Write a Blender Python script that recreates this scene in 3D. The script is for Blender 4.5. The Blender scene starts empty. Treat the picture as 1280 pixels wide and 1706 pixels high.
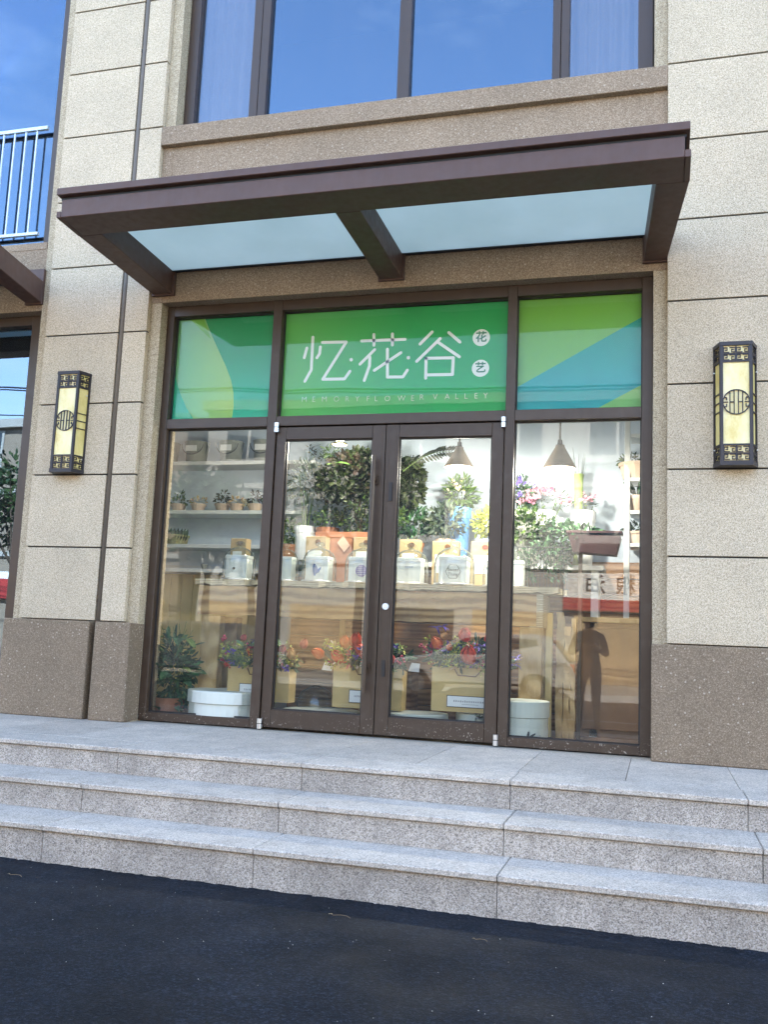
import bpy, bmesh, math, random
from mathutils import Vector, Matrix
R = random.Random(7)
C = bpy.context.scene.collection
S = bpy.context.scene

# ------------------------------------------------------------------ camera
CAM = Vector((1.988, -6.6103, 1.2436)); YAW, PITCH, ROLL, FPX = 0.2862, 0.1341, 0.0425, 1583.23
cyw, syw, cp, sp = math.cos(YAW), math.sin(YAW), math.cos(PITCH), math.sin(PITCH)
FW = Vector((-syw*cp, cyw*cp, sp)); RT = Vector((cyw, syw, 0)); UP = RT.cross(FW)
cr, sr = math.cos(ROLL), math.sin(ROLL)
RT, UP = cr*RT + sr*UP, -sr*RT + cr*UP
cd = bpy.data.cameras.new('camera'); cam = bpy.data.objects.new('camera', cd); C.objects.link(cam)
m = Matrix((RT, UP, -FW)).transposed().to_4x4(); m.translation = CAM
cam.matrix_world = m
cd.sensor_fit = 'VERTICAL'; cd.sensor_height = 36; cd.lens = FPX/1706*36
cd.clip_end = 600; cd.clip_start = 0.05
S.camera = cam

# ------------------------------------------------------------------ sky, sun, exposure
SUN_EL, SUN_AZ = math.radians(47), math.radians(12)     # sun stands behind the building: the front is in open shade
w = bpy.data.worlds.new('World'); S.world = w; w.use_nodes = True
nt = w.node_tree; bg = nt.nodes['Background']
sky = nt.nodes.new('ShaderNodeTexSky'); sky.sky_type = 'NISHITA'; sky.sun_disc = False
sky.sun_elevation = SUN_EL; sky.sun_rotation = SUN_AZ; sky.air_density = 1.0; sky.dust_density = 0.4; sky.ozone_density = 1.2
tc = nt.nodes.new('ShaderNodeTexCoord'); mp = nt.nodes.new('ShaderNodeMapping'); mp.inputs['Scale'].default_value = (1.2, 1.2, 3.2); nt.links.new(tc.outputs['Generated'], mp.inputs[0])
nz = nt.nodes.new('ShaderNodeTexNoise'); nz.inputs['Scale'].default_value = 1.7; nz.inputs['Detail'].default_value = 7; nz.inputs['Roughness'].default_value = .6; nt.links.new(mp.outputs[0], nz.inputs['Vector'])
rp_ = nt.nodes.new('ShaderNodeValToRGB'); rp_.color_ramp.elements[0].position = .50; rp_.color_ramp.elements[1].position = .78; rp_.color_ramp.elements[1].color = (.55, .55, .55, 1); nt.links.new(nz.outputs['Fac'], rp_.inputs[0])
mxc = nt.nodes.new('ShaderNodeMix'); mxc.data_type = 'RGBA'; nt.links.new(rp_.outputs[0], mxc.inputs[0]); nt.links.new(sky.outputs[0], mxc.inputs[6]); mxc.inputs[7].default_value = (5.2, 5.5, 6.0, 1)
nt.links.new(mxc.outputs[2], bg.inputs[0]); bg.inputs[1].default_value = 0.14
sd = bpy.data.lights.new('sun', 'SUN'); sd.energy = 5.0; sd.angle = math.radians(0.53); sd.color = (1, .95, .87)
so = bpy.data.objects.new('sun', sd); C.objects.link(so)
sdir = Vector((math.sin(SUN_AZ)*math.cos(SUN_EL), math.cos(SUN_AZ)*math.cos(SUN_EL), math.sin(SUN_EL)))
so.rotation_euler = sdir.to_track_quat('Z', 'Y').to_euler(); so.location = (0, 20, 30)
vs = S.view_settings; vs.view_transform = 'Standard'; vs.look = 'None'; vs.gamma = 1; vs.use_curve_mapping = False
vs.exposure = 3.05
S.cycles.max_bounces = 8; S.cycles.transparent_max_bounces = 24; S.cycles.glossy_bounces = 4
S.cycles.use_denoising = True; S.cycles.caustics_reflective = False; S.cycles.caustics_refractive = False

def spot(u, v, y):          # the point at depth y behind the facade that stands at this place of the view
    d = FW + RT*((u-640)/FPX) + UP*((853-v)/FPX)
    return CAM + d*((y-CAM.y)/d.y)

# ------------------------------------------------------------------ materials
def lin(c):
    return tuple(((x/255)/12.92 if x/255 <= .04045 else ((x/255+.055)/1.055)**2.4) for x in c)
class Mat:
    def __init__(s, name):
        s.m = bpy.data.materials.new(name); s.m.use_nodes = True
        s.t = s.m.node_tree; s.b = s.t.nodes['Principled BSDF']; s.out = s.t.nodes['Material Output']
        s.geo = None
    def n(s, typ, **k):
        nd = s.t.nodes.new(typ)
        for a, b in k.items(): setattr(nd, a, b)
        return nd
    def l(s, a, b): s.t.links.new(a, b)
    def pos(s, scale=(1, 1, 1)):
        if s.geo is None: s.geo = s.n('ShaderNodeNewGeometry')
        if tuple(scale) == (1, 1, 1): return s.geo.outputs['Position']
        vm = s.n('ShaderNodeVectorMath', operation='MULTIPLY'); s.l(s.geo.outputs['Position'], vm.inputs[0]); vm.inputs[1].default_value = scale
        return vm.outputs[0]
    def noise(s, scale, detail=2, rough=.5, vec=None):
        nd = s.n('ShaderNodeTexNoise'); nd.inputs['Scale'].default_value = scale
        nd.inputs['Detail'].default_value = detail; nd.inputs['Roughness'].default_value = rough
        s.l(vec or s.pos(), nd.inputs['Vector']); return nd.outputs['Fac']
    def vor(s, scale, vec=None):
        nd = s.n('ShaderNodeTexVoronoi'); nd.inputs['Scale'].default_value = scale
        s.l(vec or s.pos(), nd.inputs['Vector']); return nd
    def ramp(s, fac, stops, interp='LINEAR'):
        nd = s.n('ShaderNodeValToRGB'); cr_ = nd.color_ramp; cr_.interpolation = interp
        while len(cr_.elements) < len(stops): cr_.elements.new(.5)
        for e, (p, c) in zip(cr_.elements, stops):
            e.position = p; e.color = (c, c, c, 1) if isinstance(c, (int, float)) else (*c, 1)
        s.l(fac, nd.inputs[0]); return nd.outputs[0]
    def mix(s, fac, a, b, mode='MIX'):
        nd = s.n('ShaderNodeMix', data_type='RGBA', blend_type=mode)
        if isinstance(fac, (int, float)): nd.inputs[0].default_value = fac
        else: s.l(fac, nd.inputs[0])
        for i, x in ((6, a), (7, b)):
            if isinstance(x, tuple): nd.inputs[i].default_value = (*x, 1)
            else: s.l(x, nd.inputs[i])
        return nd.outputs[2]
    def math(s, op, a, b=None):
        nd = s.n('ShaderNodeMath', operation=op)
        for i, x in enumerate((a, b)):
            if x is None: continue
            if isinstance(x, (int, float)): nd.inputs[i].default_value = x
            else: s.l(x, nd.inputs[i])
        return nd.outputs[0]
    def col(s, c):
        if isinstance(c, tuple): s.b.inputs['Base Color'].default_value = (*c, 1)
        else: s.l(c, s.b.inputs['Base Color'])
        return s
    def rough(s, r, spec=None):
        if isinstance(r, (int, float)): s.b.inputs['Roughness'].default_value = r
        else: s.l(r, s.b.inputs['Roughness'])
        if spec is not None: s.b.inputs['Specular IOR Level'].default_value = spec
        return s
    def bump(s, h, strength=.3, dist=.01):
        nd = s.n('ShaderNodeBump'); nd.inputs['Strength'].default_value = strength; nd.inputs['Distance'].default_value = dist
        s.l(h, nd.inputs['Height']); s.l(nd.outputs[0], s.b.inputs['Normal']); return s
    def islandrand(s):
        if s.geo is None: s.pos()
        return s.geo.outputs['Random Per Island']
    def objrand(s):
        return s.n('ShaderNodeObjectInfo').outputs['Random']

def granite(name, base, dark, light, sc=95, k=1.0, patch=.08, rough=.75, drift=None, lightamt=.62):
    M = Mat(name)
    cell = M.vor(sc*2.4); sepc = M.n('ShaderNodeSeparateColor'); M.l(cell.outputs['Color'], sepc.inputs[0])
    f = M.math('ADD', M.math('MULTIPLY', sepc.outputs[0], .45), M.math('MULTIPLY', M.noise(sc*.9, 2, .7), .55))
    c = M.ramp(f, [(.24, dark), (.38, tuple(x*.84 for x in base)), (.52, base), (lightamt+.06, light)])
    f2 = sepc.outputs[1]
    c = M.mix(M.ramp(f2, [(.86, 0), (.93, .6*k)]), c, dark)
    v = M.ramp(M.noise(1.7, 4, .6), [(.3, 1-patch), (.7, 1+patch)])
    c = M.mix(1.0, c, v, 'MULTIPLY')
    o = M.ramp(M.objrand(), [(0, .95), (1, 1.04)])
    c = M.mix(1.0, c, o, 'MULTIPLY')
    if drift: c = M.mix(M.ramp(M.noise(.9, 3), [(.42, 0), (.66, .5)]), c, drift)
    if k < 1:
        ch = M.vor(34); sc2 = M.n('ShaderNodeSeparateColor'); M.l(ch.outputs['Color'], sc2.inputs[0])
        near = M.ramp(ch.outputs['Distance'], [(.16, 1), (.24, 0)]); c = M.mix(M.math('MULTIPLY', near, M.ramp(sc2.outputs[0], [(.80, 0), (.82, .75)])), c, (.50,.42,.33))
    M.col(c).rough(rough, .3).bump(f, .25, .002); return M.m

stone = granite('wall_granite', (.56,.455,.31), (.25,.195,.135), (.67,.57,.425), 115)
stone_strip = granite('strip_granite', (.46,.37,.24), (.165,.13,.085), (.62,.53,.385), 115)
brown_stone = granite('brown_granite', (.205,.150,.098), (.150,.108,.070), (.36,.28,.20), 90, .5, .12, .7, lightamt=.74)
band_stone = granite('band_granite', (.28,.20,.13), (.16,.115,.075), (.44,.345,.245), 100, .5, .10, .75, lightamt=.72)
def step_granite(name, base, dark, light, stain):
    M = Mat(name)
    cell = M.vor(210); sepc = M.n('ShaderNodeSeparateColor'); M.l(cell.outputs['Color'], sepc.inputs[0])
    f = M.math('ADD', M.math('MULTIPLY', sepc.outputs[0], .5), M.math('MULTIPLY', M.noise(80, 2, .7), .5))
    c = M.ramp(f, [(.22, dark), (.38, tuple(x*.82 for x in base)), (.52, base), (.72, light)])
    c = M.mix(M.ramp(sepc.outputs[1], [(.82, 0), (.90, .65)]), c, dark)
    st = M.ramp(M.noise(2.2, 6, .7), [(.40, 0), (.75, 1)])
    c = M.mix(M.math('MULTIPLY', st, stain), c, (.13,.115,.10))
    wt = M.ramp(M.noise(11, 5, .75, M.pos((1, .6, .22))), [(.48, 0), (.78, .5)])
    c = M.mix(wt, c, (.20,.175,.15))
    o = M.ramp(M.objrand(), [(0, .92), (1, 1.06)])
    c = M.mix(1.0, c, o, 'MULTIPLY')
    M.col(c).rough(.7, .35).bump(f, .25, .002); return M.m
riser_stone = step_granite('riser_granite', (.47,.405,.335), (.14,.125,.11), (.60,.54,.48), .6)
tread_stone = step_granite('tread_granite', (.56,.485,.40), (.28,.25,.215), (.70,.62,.53), .35)
joint = Mat('joint_sealant').col((.012,.010,.011)).rough(.6).m
core = Mat('render_core').col((.35,.31,.25)).rough(.9).m

def asphalt_mat():
    M = Mat('asphalt')
    f = M.math('ADD', M.math('MULTIPLY', M.noise(75, 2, .8), .6), M.math('MULTIPLY', M.noise(190, 2, .8), .4))
    c = M.ramp(f, [(.38, (.001,.0017,.003)), (.52, (.0038,.0058,.010)), (.64, (.022,.029,.042))])
    big = M.ramp(M.noise(1.3, 5, .6), [(.35, .6), (.7, 1.6)])
    c = M.mix(1.0, c, big, 'MULTIPLY')
    dust = M.ramp(M.noise(5, 6, .8, M.pos((.6, 1.6, 1))), [(.56, 0), (.74, .16)])
    c = M.mix(dust, c, (.06,.06,.06))
    s = M.vor(45); sp_ = M.ramp(s.outputs['Distance'], [(.0, 1), (.045, 0)])
    pick = M.ramp(M.noise(14, 2), [(.74, 0), (.76, 1)])
    c = M.mix(M.math('MULTIPLY', sp_, pick), c, (.10,.10,.09))
    M.col(c).rough(M.ramp(M.noise(3, 4), [(.3, .7), (.7, .9)]), .22).bump(f, .7, .006); return M.m
asphalt = asphalt_mat()

def metal(name, base, rough=.42, grain=True):
    M = Mat(name)
    n = M.noise(6, 5, .7, M.pos((1, 1, .12)))
    c = M.mix(M.ramp(n, [(.35, 0), (.75, .4)]), base, tuple(x*1.5+.004 for x in base))
    M.col(c).rough(M.ramp(M.noise(20, 3), [(.3, rough-.06), (.7, rough+.1)]), .5); return M.m
bronze = metal('bronze_aluminium', (.044,.025,.014), .38)
def rail_mat():
    M = Mat('dusty_bronze')
    spk = M.ramp(M.noise(75, 2, .5), [(.64, 0), (.69, 1)])
    sep = M.n('ShaderNodeSeparateXYZ'); M.l(M.pos(), sep.inputs[0])
    low = M.ramp(M.math('SUBTRACT', sep.outputs[2], .54), [(.0, 1), (.16, .0)])
    patch = M.ramp(M.noise(5, 3), [(.40, .1), (.60, 1)])
    c = M.mix(M.math('MULTIPLY', M.math('MULTIPLY', spk, low), patch), (.044,.025,.014), (.50,.45,.38))
    c = M.mix(M.ramp(M.noise(12, 4), [(.5, 0), (.9, .25)]), c, (.12,.10,.085))
    M.col(c).rough(.45, .5); return M.m
bronze_low = rail_mat()
canopy_metal = metal('canopy_steel', (.082,.042,.030), .5)
gasket = Mat('black_gasket').col((.012,.012,.014)).rough(.5).m
steel = Mat('satin_steel').col((.62,.62,.62)).rough(.28).m; steel.node_tree.nodes['Principled BSDF'].inputs['Metallic'].default_value = .9

def glass_mat(name, refl, tint, rc=(1,1,1), wav=.0, scale=1.2, dirt=0.0, rough=0.0):
    M = Mat(name); t = M.t
    tr = M.n('ShaderNodeBsdfTransparent'); tr.inputs[0].default_value = (*tint, 1)
    gl = M.n('ShaderNodeBsdfGlossy'); gl.inputs['Color'].default_value = (*rc, 1); gl.inputs['Roughness'].default_value = rough
    lw = M.n('ShaderNodeLayerWeight'); lw.inputs[0].default_value = .25
    fac = M.math('ADD', M.math('MULTIPLY', lw.outputs['Fresnel'], .6), refl)
    mx = M.n('ShaderNodeMixShader'); M.l(fac, mx.inputs[0]); M.l(tr.outputs[0], mx.inputs[1]); M.l(gl.outputs[0], mx.inputs[2])
    if wav:
        b = M.n('ShaderNodeBump'); b.inputs['Strength'].default_value = 1; b.inputs['Distance'].default_value = wav
        M.l(M.noise(scale, 2, .5), b.inputs['Height']); M.l(b.outputs[0], gl.inputs['Normal'])
    sh = mx.outputs[0]
    if dirt:
        df = M.n('ShaderNodeBsdfDiffuse'); df.inputs[0].default_value = (.6,.58,.53,1)
        m2 = M.n('ShaderNodeMixShader')
        M.l(M.ramp(M.noise(4, 6, .75, M.pos((1, 1, .25))), [(.4, dirt*.3), (.8, dirt)]), m2.inputs[0]); M.l(sh, m2.inputs[1]); M.l(df.outputs[0], m2.inputs[2]); sh = m2.outputs[0]
    M.l(sh, M.out.inputs['Surface']); return M.m
shop_glass = glass_mat('shop_glass', .018, (.93,.95,.94), (1,1,1), .0012, 1.1, .05)
film_glass = glass_mat('sign_glass', .0, (.95,.97,.96), (1,1,1), .0012, 1.1, .03)
upper_glass = glass_mat('coated_window_glass', .165, (.30,.36,.42), (.58,.78,1.0), .0016, .8, .03)
screen_glass = glass_mat('screened_window_glass', .10, (.78,.78,.80), (.75,.85,1.0), .0016, .8, .03)
def jar_mat():
    M = Mat('jar_glass'); t = M.t
    tr = M.n('ShaderNodeBsdfTransparent'); tr.inputs[0].default_value = (.90,.94,.93,1)
    gl = M.n('ShaderNodeBsdfGlossy'); gl.inputs['Roughness'].default_value = .03
    df = M.n('ShaderNodeBsdfDiffuse'); df.inputs[0].default_value = (.13,.15,.14,1)
    lw = M.n('ShaderNodeLayerWeight'); lw.inputs[0].default_value = .5
    m1 = M.n('ShaderNodeMixShader'); M.l(M.ramp(lw.outputs['Facing'], [(.45, .10), (1, .55)]), m1.inputs[0]); M.l(tr.outputs[0], m1.inputs[1]); M.l(gl.outputs[0], m1.inputs[2])
    m2 = M.n('ShaderNodeMixShader'); M.l(M.ramp(lw.outputs['Facing'], [(.55, 0), (.88, .85)]), m2.inputs[0]); M.l(m1.outputs[0], m2.inputs[1]); M.l(df.outputs[0], m2.inputs[2])
    M.l(m2.outputs[0], M.out.inputs['Surface']); return M.m
jar_glass = jar_mat()

def canopy_glass_mat():
    M = Mat('frosted_canopy_glass'); t = M.t
    a = M.n('ShaderNodeBsdfTranslucent'); b = M.n('ShaderNodeBsdfDiffuse')
    v = M.ramp(M.noise(1.6, 4, .6), [(.3, (.74,.78,.70)), (.7, (.84,.87,.79))])
    M.l(v, a.inputs[0]); b.inputs[0].default_value = (.50,.56,.52,1)
    mx = M.n('ShaderNodeMixShader'); mx.inputs[0].default_value = .30
    M.l(a.outputs[0], mx.inputs[1]); M.l(b.outputs[0], mx.inputs[2]); M.l(mx.outputs[0], M.out.inputs['Surface']); return M.m
canopy_glass = canopy_glass_mat()

def plain(name, c, rough=.6, var=.08, sc=8, spec=.4):
    M = Mat(name)
    cc = M.mix(1.0, M.ramp(M.noise(sc, 4, .6), [(.3, tuple(x*(1-var) for x in c)), (.7, tuple(min(1, x*(1+var)) for x in c))]), M.ramp(M.objrand(), [(0, .95), (1, 1.05)]), 'MULTIPLY')
    M.col(cc).rough(rough, spec); return M.m
def foliage(name, cols, rough=.5, trans=.25):
    M = Mat(name); n = len(cols)
    c = M.ramp(M.islandrand(), [(i/max(1, n-1), x) for i, x in enumerate(cols)])
    M.col(c).rough(rough, .35)
    M.b.inputs['Transmission Weight'].default_value = 0
    return M.m
def wood(name, a, b, scale=3.0, axis=(1, 1, 1), knots=False, rough=.6):
    M = Mat(name)
    d = M.noise(scale*2, 3, .6, M.pos(axis))
    wv = M.n('ShaderNodeTexWave'); wv.inputs['Scale'].default_value = scale; wv.inputs['Distortion'].default_value = 9; wv.inputs['Detail'].default_value = 4
    wv.bands_direction = 'Z'; M.l(M.pos(axis), wv.inputs['Vector'])
    f = M.mix(.5, wv.outputs['Color'], M.noise(scale*9, 5, .7, M.pos(axis)))
    c = M.ramp(f, [(.25, a), (.7, b)])
    c = M.mix(M.ramp(M.noise(3, 3), [(.45, 0), (.7, .4)]), c, tuple(x*.55 for x in a))
    M.col(c).rough(rough, .3).bump(f, .35, .006); return M.m

leaf_dark = foliage('dark_leaves', [(.006,.010,.004), (.014,.022,.007), (.028,.038,.010), (.012,.012,.009)])
leaf_mid = foliage('green_leaves', [(.02,.045,.012), (.05,.10,.02), (.10,.16,.035), (.025,.06,.03)])
leaf_deep = foliage('deep_green_leaves', [(.008,.03,.012), (.014,.06,.02), (.03,.10,.035), (.08,.16,.08)])
leaf_lime = foliage('lime_filler', [(.25,.32,.05), (.40,.45,.07), (.55,.55,.10), (.18,.26,.06)])
leaf_grey = foliage('grey_green_leaves', [(.05,.08,.055), (.09,.12,.085), (.035,.055,.04), (.15,.17,.12)])
leaf_brown = foliage('brownish_leaves', [(.016,.009,.008), (.03,.018,.013), (.012,.014,.008), (.045,.03,.018)])
leaf_tree = foliage('street_tree_leaves', [(.012,.03,.008), (.03,.06,.015), (.055,.095,.025)])
white_fl = foliage('white_petals', [(.75,.78,.66), (.6,.68,.45), (.85,.83,.78), (.5,.58,.35)])
pink_fl = foliage('pink_petals', [(.55,.20,.30), (.65,.35,.42), (.40,.12,.22), (.75,.5,.55)])
cream_fl = foliage('cream_petals', [(.7,.55,.35), (.75,.65,.5), (.6,.4,.25), (.35,.35,.12)])
def petal(name, a, b):
    M = Mat(name)
    c = M.mix(M.ramp(M.noise(22, 4, .6), [(.35, 0), (.7, 1)]), a, b); M.col(c).rough(.45, .3); return M.m
tulip_red = petal('red_tulip_petals', (.50,.022,.012), (.62,.07,.02))
tulip_orange = petal('orange_tulip_petals', (.58,.07,.015), (.66,.19,.05))
tulip_pink = petal('pink_tulip_petals', (.50,.06,.06), (.55,.16,.13))
tulip_peach = petal('peach_tulip_petals', (.58,.26,.10), (.55,.38,.18))
iris_blue = petal('violet_iris_petals', (.07,.035,.30), (.16,.10,.45))
berry_red = petal('dark_red_berries', (.30,.02,.05), (.45,.05,.10))
kraft = plain('kraft_paper', (.60,.43,.18), .75, .07, 5)
kraft_dark = plain('kraft_box_board', (.44,.32,.17), .75, .07, 5)
card = plain('white_card', (.82,.82,.80), .6, .03, 10)
boxwhite = plain('white_hat_box', (.60,.63,.56), .55, .05, 4)
black_ink = Mat('black_ink').col((.02,.018,.018)).rough(.5).m
grey_ink = Mat('grey_ink').col((.35,.35,.36)).rough(.5).m
blue_ink = plain('blue_print', (.03,.10,.36), .5, .5, 90)
purple_ink = plain('purple_print', (.30,.22,.52), .5, .4, 90)
red_wax = Mat('red_wax').col((.35,.05,.03)).rough(.4).m
brown_wax = Mat('brown_wax').col((.14,.065,.03)).rough(.4).m
terracotta = plain('terracotta', (.36,.15,.075), .7, .12, 10)
pale_clay = plain('pale_clay', (.55,.42,.33), .7, .1, 10)
zinc = plain('grey_zinc', (.27,.28,.24), .45, .15, 6)
enamel = plain('white_enamel', (.78,.80,.80), .35, .04, 5)
bluepot = plain('blue_glaze', (.12,.33,.70), .3, .1, 5)
paleblue = plain('pale_blue_wrap', (.50,.62,.80), .5, .1, 5)
wallwhite = plain('pale_wall_paint', (.54,.61,.70), .8, .03, 2)
shelfwhite = plain('white_shelf_paint', (.62,.64,.64), .6, .04, 5)
creamboard = plain('cream_beadboard', (.74,.58,.25), .6, .06, 5)
table_old = wood('weathered_table_top', (.34,.27,.16), (.66,.57,.38), 3, (1.2, 5, 8))
table_beam = wood('rough_table_beam', (.26,.14,.05), (.58,.38,.17), 2.0, (.45, 1, 2.2))
table_leg = wood('table_leg_wood', (.40,.26,.10), (.62,.44,.21), 2.0, (3, 3, .7))
wall_wood = wood('back_wall_wood', (.22,.105,.045), (.38,.21,.10), 1.1, (.25, 1, 6))
cupboard_wood = plain('cupboard_wood', (.22,.12,.055), .6, .2, 3)
floor_wood = wood('shop_floor_boards', (.16,.10,.06), (.28,.18,.12), 2, (1, .4, 1))
soil = plain('soil', (.05,.035,.025), .95, .3, 40)
stem_mat = plain('stems', (.10,.16,.04), .6, .2, 20)
bark = plain('bark', (.09,.065,.045), .9, .3, 14)
brass = Mat('brass').col((.62,.44,.16)).rough(.35).m; brass.node_tree.nodes['Principled BSDF'].inputs['Metallic'].default_value = .8
lamp_shade_m = plain('pendant_shade', (.16,.125,.095), .5, .2, 10)
dark_basket = plain('dark_burgundy_wicker', (.05,.02,.022), .55, .3, 50)
ink_frame = Mat('lantern_iron').col((.018,.015,.020)).rough(.45).m
def alabaster(name, cols, sc=7):
    M = Mat(name)
    c = M.ramp(M.noise(sc, 5, .7, M.pos((1, 1, .55))), cols); M.col(c).rough(.35, .4); return M.m
lantern_glass = alabaster('faux_alabaster', [(.32, (.72,.56,.20)), (.46, (.84,.72,.34)), (.58, (.88,.79,.45)), (.70, (.90,.74,.50))])
lantern_side = alabaster('faux_alabaster_side', [(.35, (.60,.48,.16)), (.55, (.74,.62,.25)), (.7, (.80,.68,.36))])

# ------------------------------------------------------------------ object helpers
def link(name, me, mat=None, parent=None):
    o = bpy.data.objects.new(name, me); C.objects.link(o)
    if mat is not None and me is not None:
        for x in (mat if isinstance(mat, (list, tuple)) else [mat]): me.materials.append(x)
    if parent is not None: o.parent = parent
    return o
def tag(o, label=None, cat=None, group=None, kind=None):
    for k, v in (('label', label), ('category', cat), ('group', group), ('kind', kind)):
        if v: o[k] = v
    return o
def thing(name, label, cat, loc=(0, 0, 0), group=None, rotz=0):
    o = bpy.data.objects.new(name, None); C.objects.link(o); o.location = loc; o.rotation_euler = (0, 0, rotz)
    o.empty_display_size = .1
    return tag(o, label, cat, group)
class MB:
    def __init__(s): s.v = []; s.f = []; s.mi = []; s.m = 0
    def add(s, vs, fs):
        b = len(s.v); s.v += [tuple(x) for x in vs]; s.f += [tuple(b+i for i in f) for f in fs]; s.mi += [s.m]*len(fs)
    def box(s, x0, x1, y0, y1, z0, z1):
        x0, x1 = sorted((x0, x1)); y0, y1 = sorted((y0, y1)); z0, z1 = sorted((z0, z1))
        s.add([(x0,y0,z0),(x1,y0,z0),(x1,y1,z0),(x0,y1,z0),(x0,y0,z1),(x1,y0,z1),(x1,y1,z1),(x0,y1,z1)],
              [(0,3,2,1),(4,5,6,7),(0,1,5,4),(1,2,6,5),(2,3,7,6),(3,0,4,7)]); return s
    def prism(s, pts, y0, y1):      # polygon in x, z, extruded along y (pts counter-clockwise seen from -y)
        n = len(pts)
        s.add([(x, y0, z) for x, z in pts]+[(x, y1, z) for x, z in pts],
              [tuple(range(n)), tuple(range(2*n-1, n-1, -1))]+[((i+1)%n, i, n+i, n+(i+1)%n) for i in range(n)]); return s
    def prismz(s, pts, z0, z1):     # polygon in x, y, extruded along z
        n = len(pts)
        s.add([(x, y, z0) for x, y in pts]+[(x, y, z1) for x, y in pts],
              [tuple(range(n-1, -1, -1)), tuple(range(n, 2*n))]+[(i, (i+1)%n, n+(i+1)%n, n+i) for i in range(n)]); return s
    def hexa(s, a, b):              # two quads (lists of 4 points)
        s.add(list(a)+list(b), [(0,1,2,3),(7,6,5,4),(0,4,5,1),(1,5,6,2),(2,6,7,3),(3,7,4,0)]); return s
    def lathe(s, prof, c=(0, 0, 0), n=20, cap=True, wob=0):
        vs = []; k = len(prof)
        for r, z in prof:
            for i in range(n):
                a = 2*math.pi*i/n; rr = r*(1+wob*math.sin(3*a+z*20))
                vs.append((c[0]+rr*math.cos(a), c[1]+rr*math.sin(a), c[2]+z))
        fs = [(j*n+i, j*n+(i+1)%n, (j+1)*n+(i+1)%n, (j+1)*n+i) for j in range(k-1) for i in range(n)]
        if cap: fs += [tuple(range(n-1, -1, -1)), tuple((k-1)*n+i for i in range(n))]
        s.add(vs, fs); return s
    def tube(s, pts, r, n=8, r2=None):
        pts = [Vector(p) for p in pts]; k = len(pts); vs = []
        for j, p in enumerate(pts):
            d = (pts[min(j+1, k-1)]-pts[max(j-1, 0)]).normalized()
            a = d.orthogonal().normalized() if abs(d.z) > .9 else d.cross(Vector((0, 0, 1))).normalized(); b = d.cross(a)
            rr = r if r2 is None else r+(r2-r)*j/max(1, k-1)
            for i in range(n):
                t = 2*math.pi*i/n; vs.append(p+a*rr*math.cos(t)+b*rr*math.sin(t))
        fs = [(j*n+i, (j+1)*n+i, (j+1)*n+(i+1)%n, j*n+(i+1)%n) for j in range(k-1) for i in range(n)]
        fs += [tuple(range(n)), tuple((k-1)*n+i for i in range(n-1, -1, -1))]
        s.add(vs, fs); return s
    def leaf(s, p, d, up, L, W, bend=.2):
        d = Vector(d).normalized(); up = Vector(up); side = d.cross(up)
        if side.length < 1e-4: side = d.orthogonal()
        side.normalize(); n = side.cross(d); p = Vector(p)
        s.add([p, p+d*L*.35+side*W*.5+n*L*.04, p+d*L*.75+side*W*.38-n*L*bend*.4, p+d*L-n*L*bend, p+d*L*.75-side*W*.38-n*L*bend*.4, p+d*L*.35-side*W*.5+n*L*.04, p+d*L*.5-n*L*.06],
              [(0,1,6),(1,2,6),(2,3,6),(3,4,6),(4,5,6),(5,0,6)]); return s
    def build(s, name, mat=None, parent=None, bevel=0, smooth=False, recalc=False):
        me = bpy.data.meshes.new(name); me.from_pydata(s.v, [], s.f); me.validate(verbose=False)
        if bevel or recalc:
            bm = bmesh.new(); bm.from_mesh(me)
            if recalc: bmesh.ops.recalc_face_normals(bm, faces=bm.faces)
            if bevel: bmesh.ops.bevel(bm, geom=list(bm.edges), offset=bevel, segments=1, affect='EDGES', clamp_overlap=True)
            bm.to_mesh(me); bm.free()
        elif s.mi and max(s.mi) > 0 and len(me.polygons) == len(s.mi):
            me.polygons.foreach_set('material_index', s.mi)
        if smooth: me.polygons.foreach_set('use_smooth', [True]*len(me.polygons))
        me.update(); return link(name, me, mat, parent)
def rnd(a, b): return R.uniform(a, b)
def rdir(zb=-1):
    while True:
        v = Vector((rnd(-1, 1), rnd(-1, 1), rnd(-1, 1)))
        if .05 < v.length < 1 and v.z/v.length > zb: return v.normalized()
def clump(mb, c, rad, n, L, W, zb=-.6, shell=.35, droop=.2):
    c = Vector(c)
    for _ in range(n):
        d = rdir(zb); k = rnd(shell, 1)**.6
        p = c+Vector((d.x*rad[0], d.y*rad[1], d.z*rad[2]))*k
        dd = (d+rdir()*.7).normalized(); s = rnd(.6, 1.25)
        mb.leaf(p, dd, rdir(), L*s, W*s, droop)
    return mb
def text_mesh(name, body, size, mat, parent, loc, extrude=.0008, align='CENTER', rot=(math.pi/2, 0, 0), sx=1, offset=0):
    cu = bpy.data.curves.new(name, 'FONT'); cu.body = body; cu.size = size; cu.align_x = align; cu.align_y = 'CENTER'; cu.extrude = extrude; cu.offset = offset; cu.resolution_u = 3
    o = bpy.data.objects.new(name, cu); C.objects.link(o)
    dg = bpy.context.evaluated_depsgraph_get(); dg.update()
    me = bpy.data.meshes.new_from_object(o.evaluated_get(dg)); bpy.data.objects.remove(o)
    mt = Matrix.Translation(loc) @ Matrix.Rotation(rot[2], 4, 'Z') @ Matrix.Rotation(rot[0], 4, 'X') @ Matrix.Diagonal((sx, 1, 1, 1))
    me.transform(mt)
    me.materials.clear(); me.name = name
    return link(name, me, mat, parent)
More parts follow.
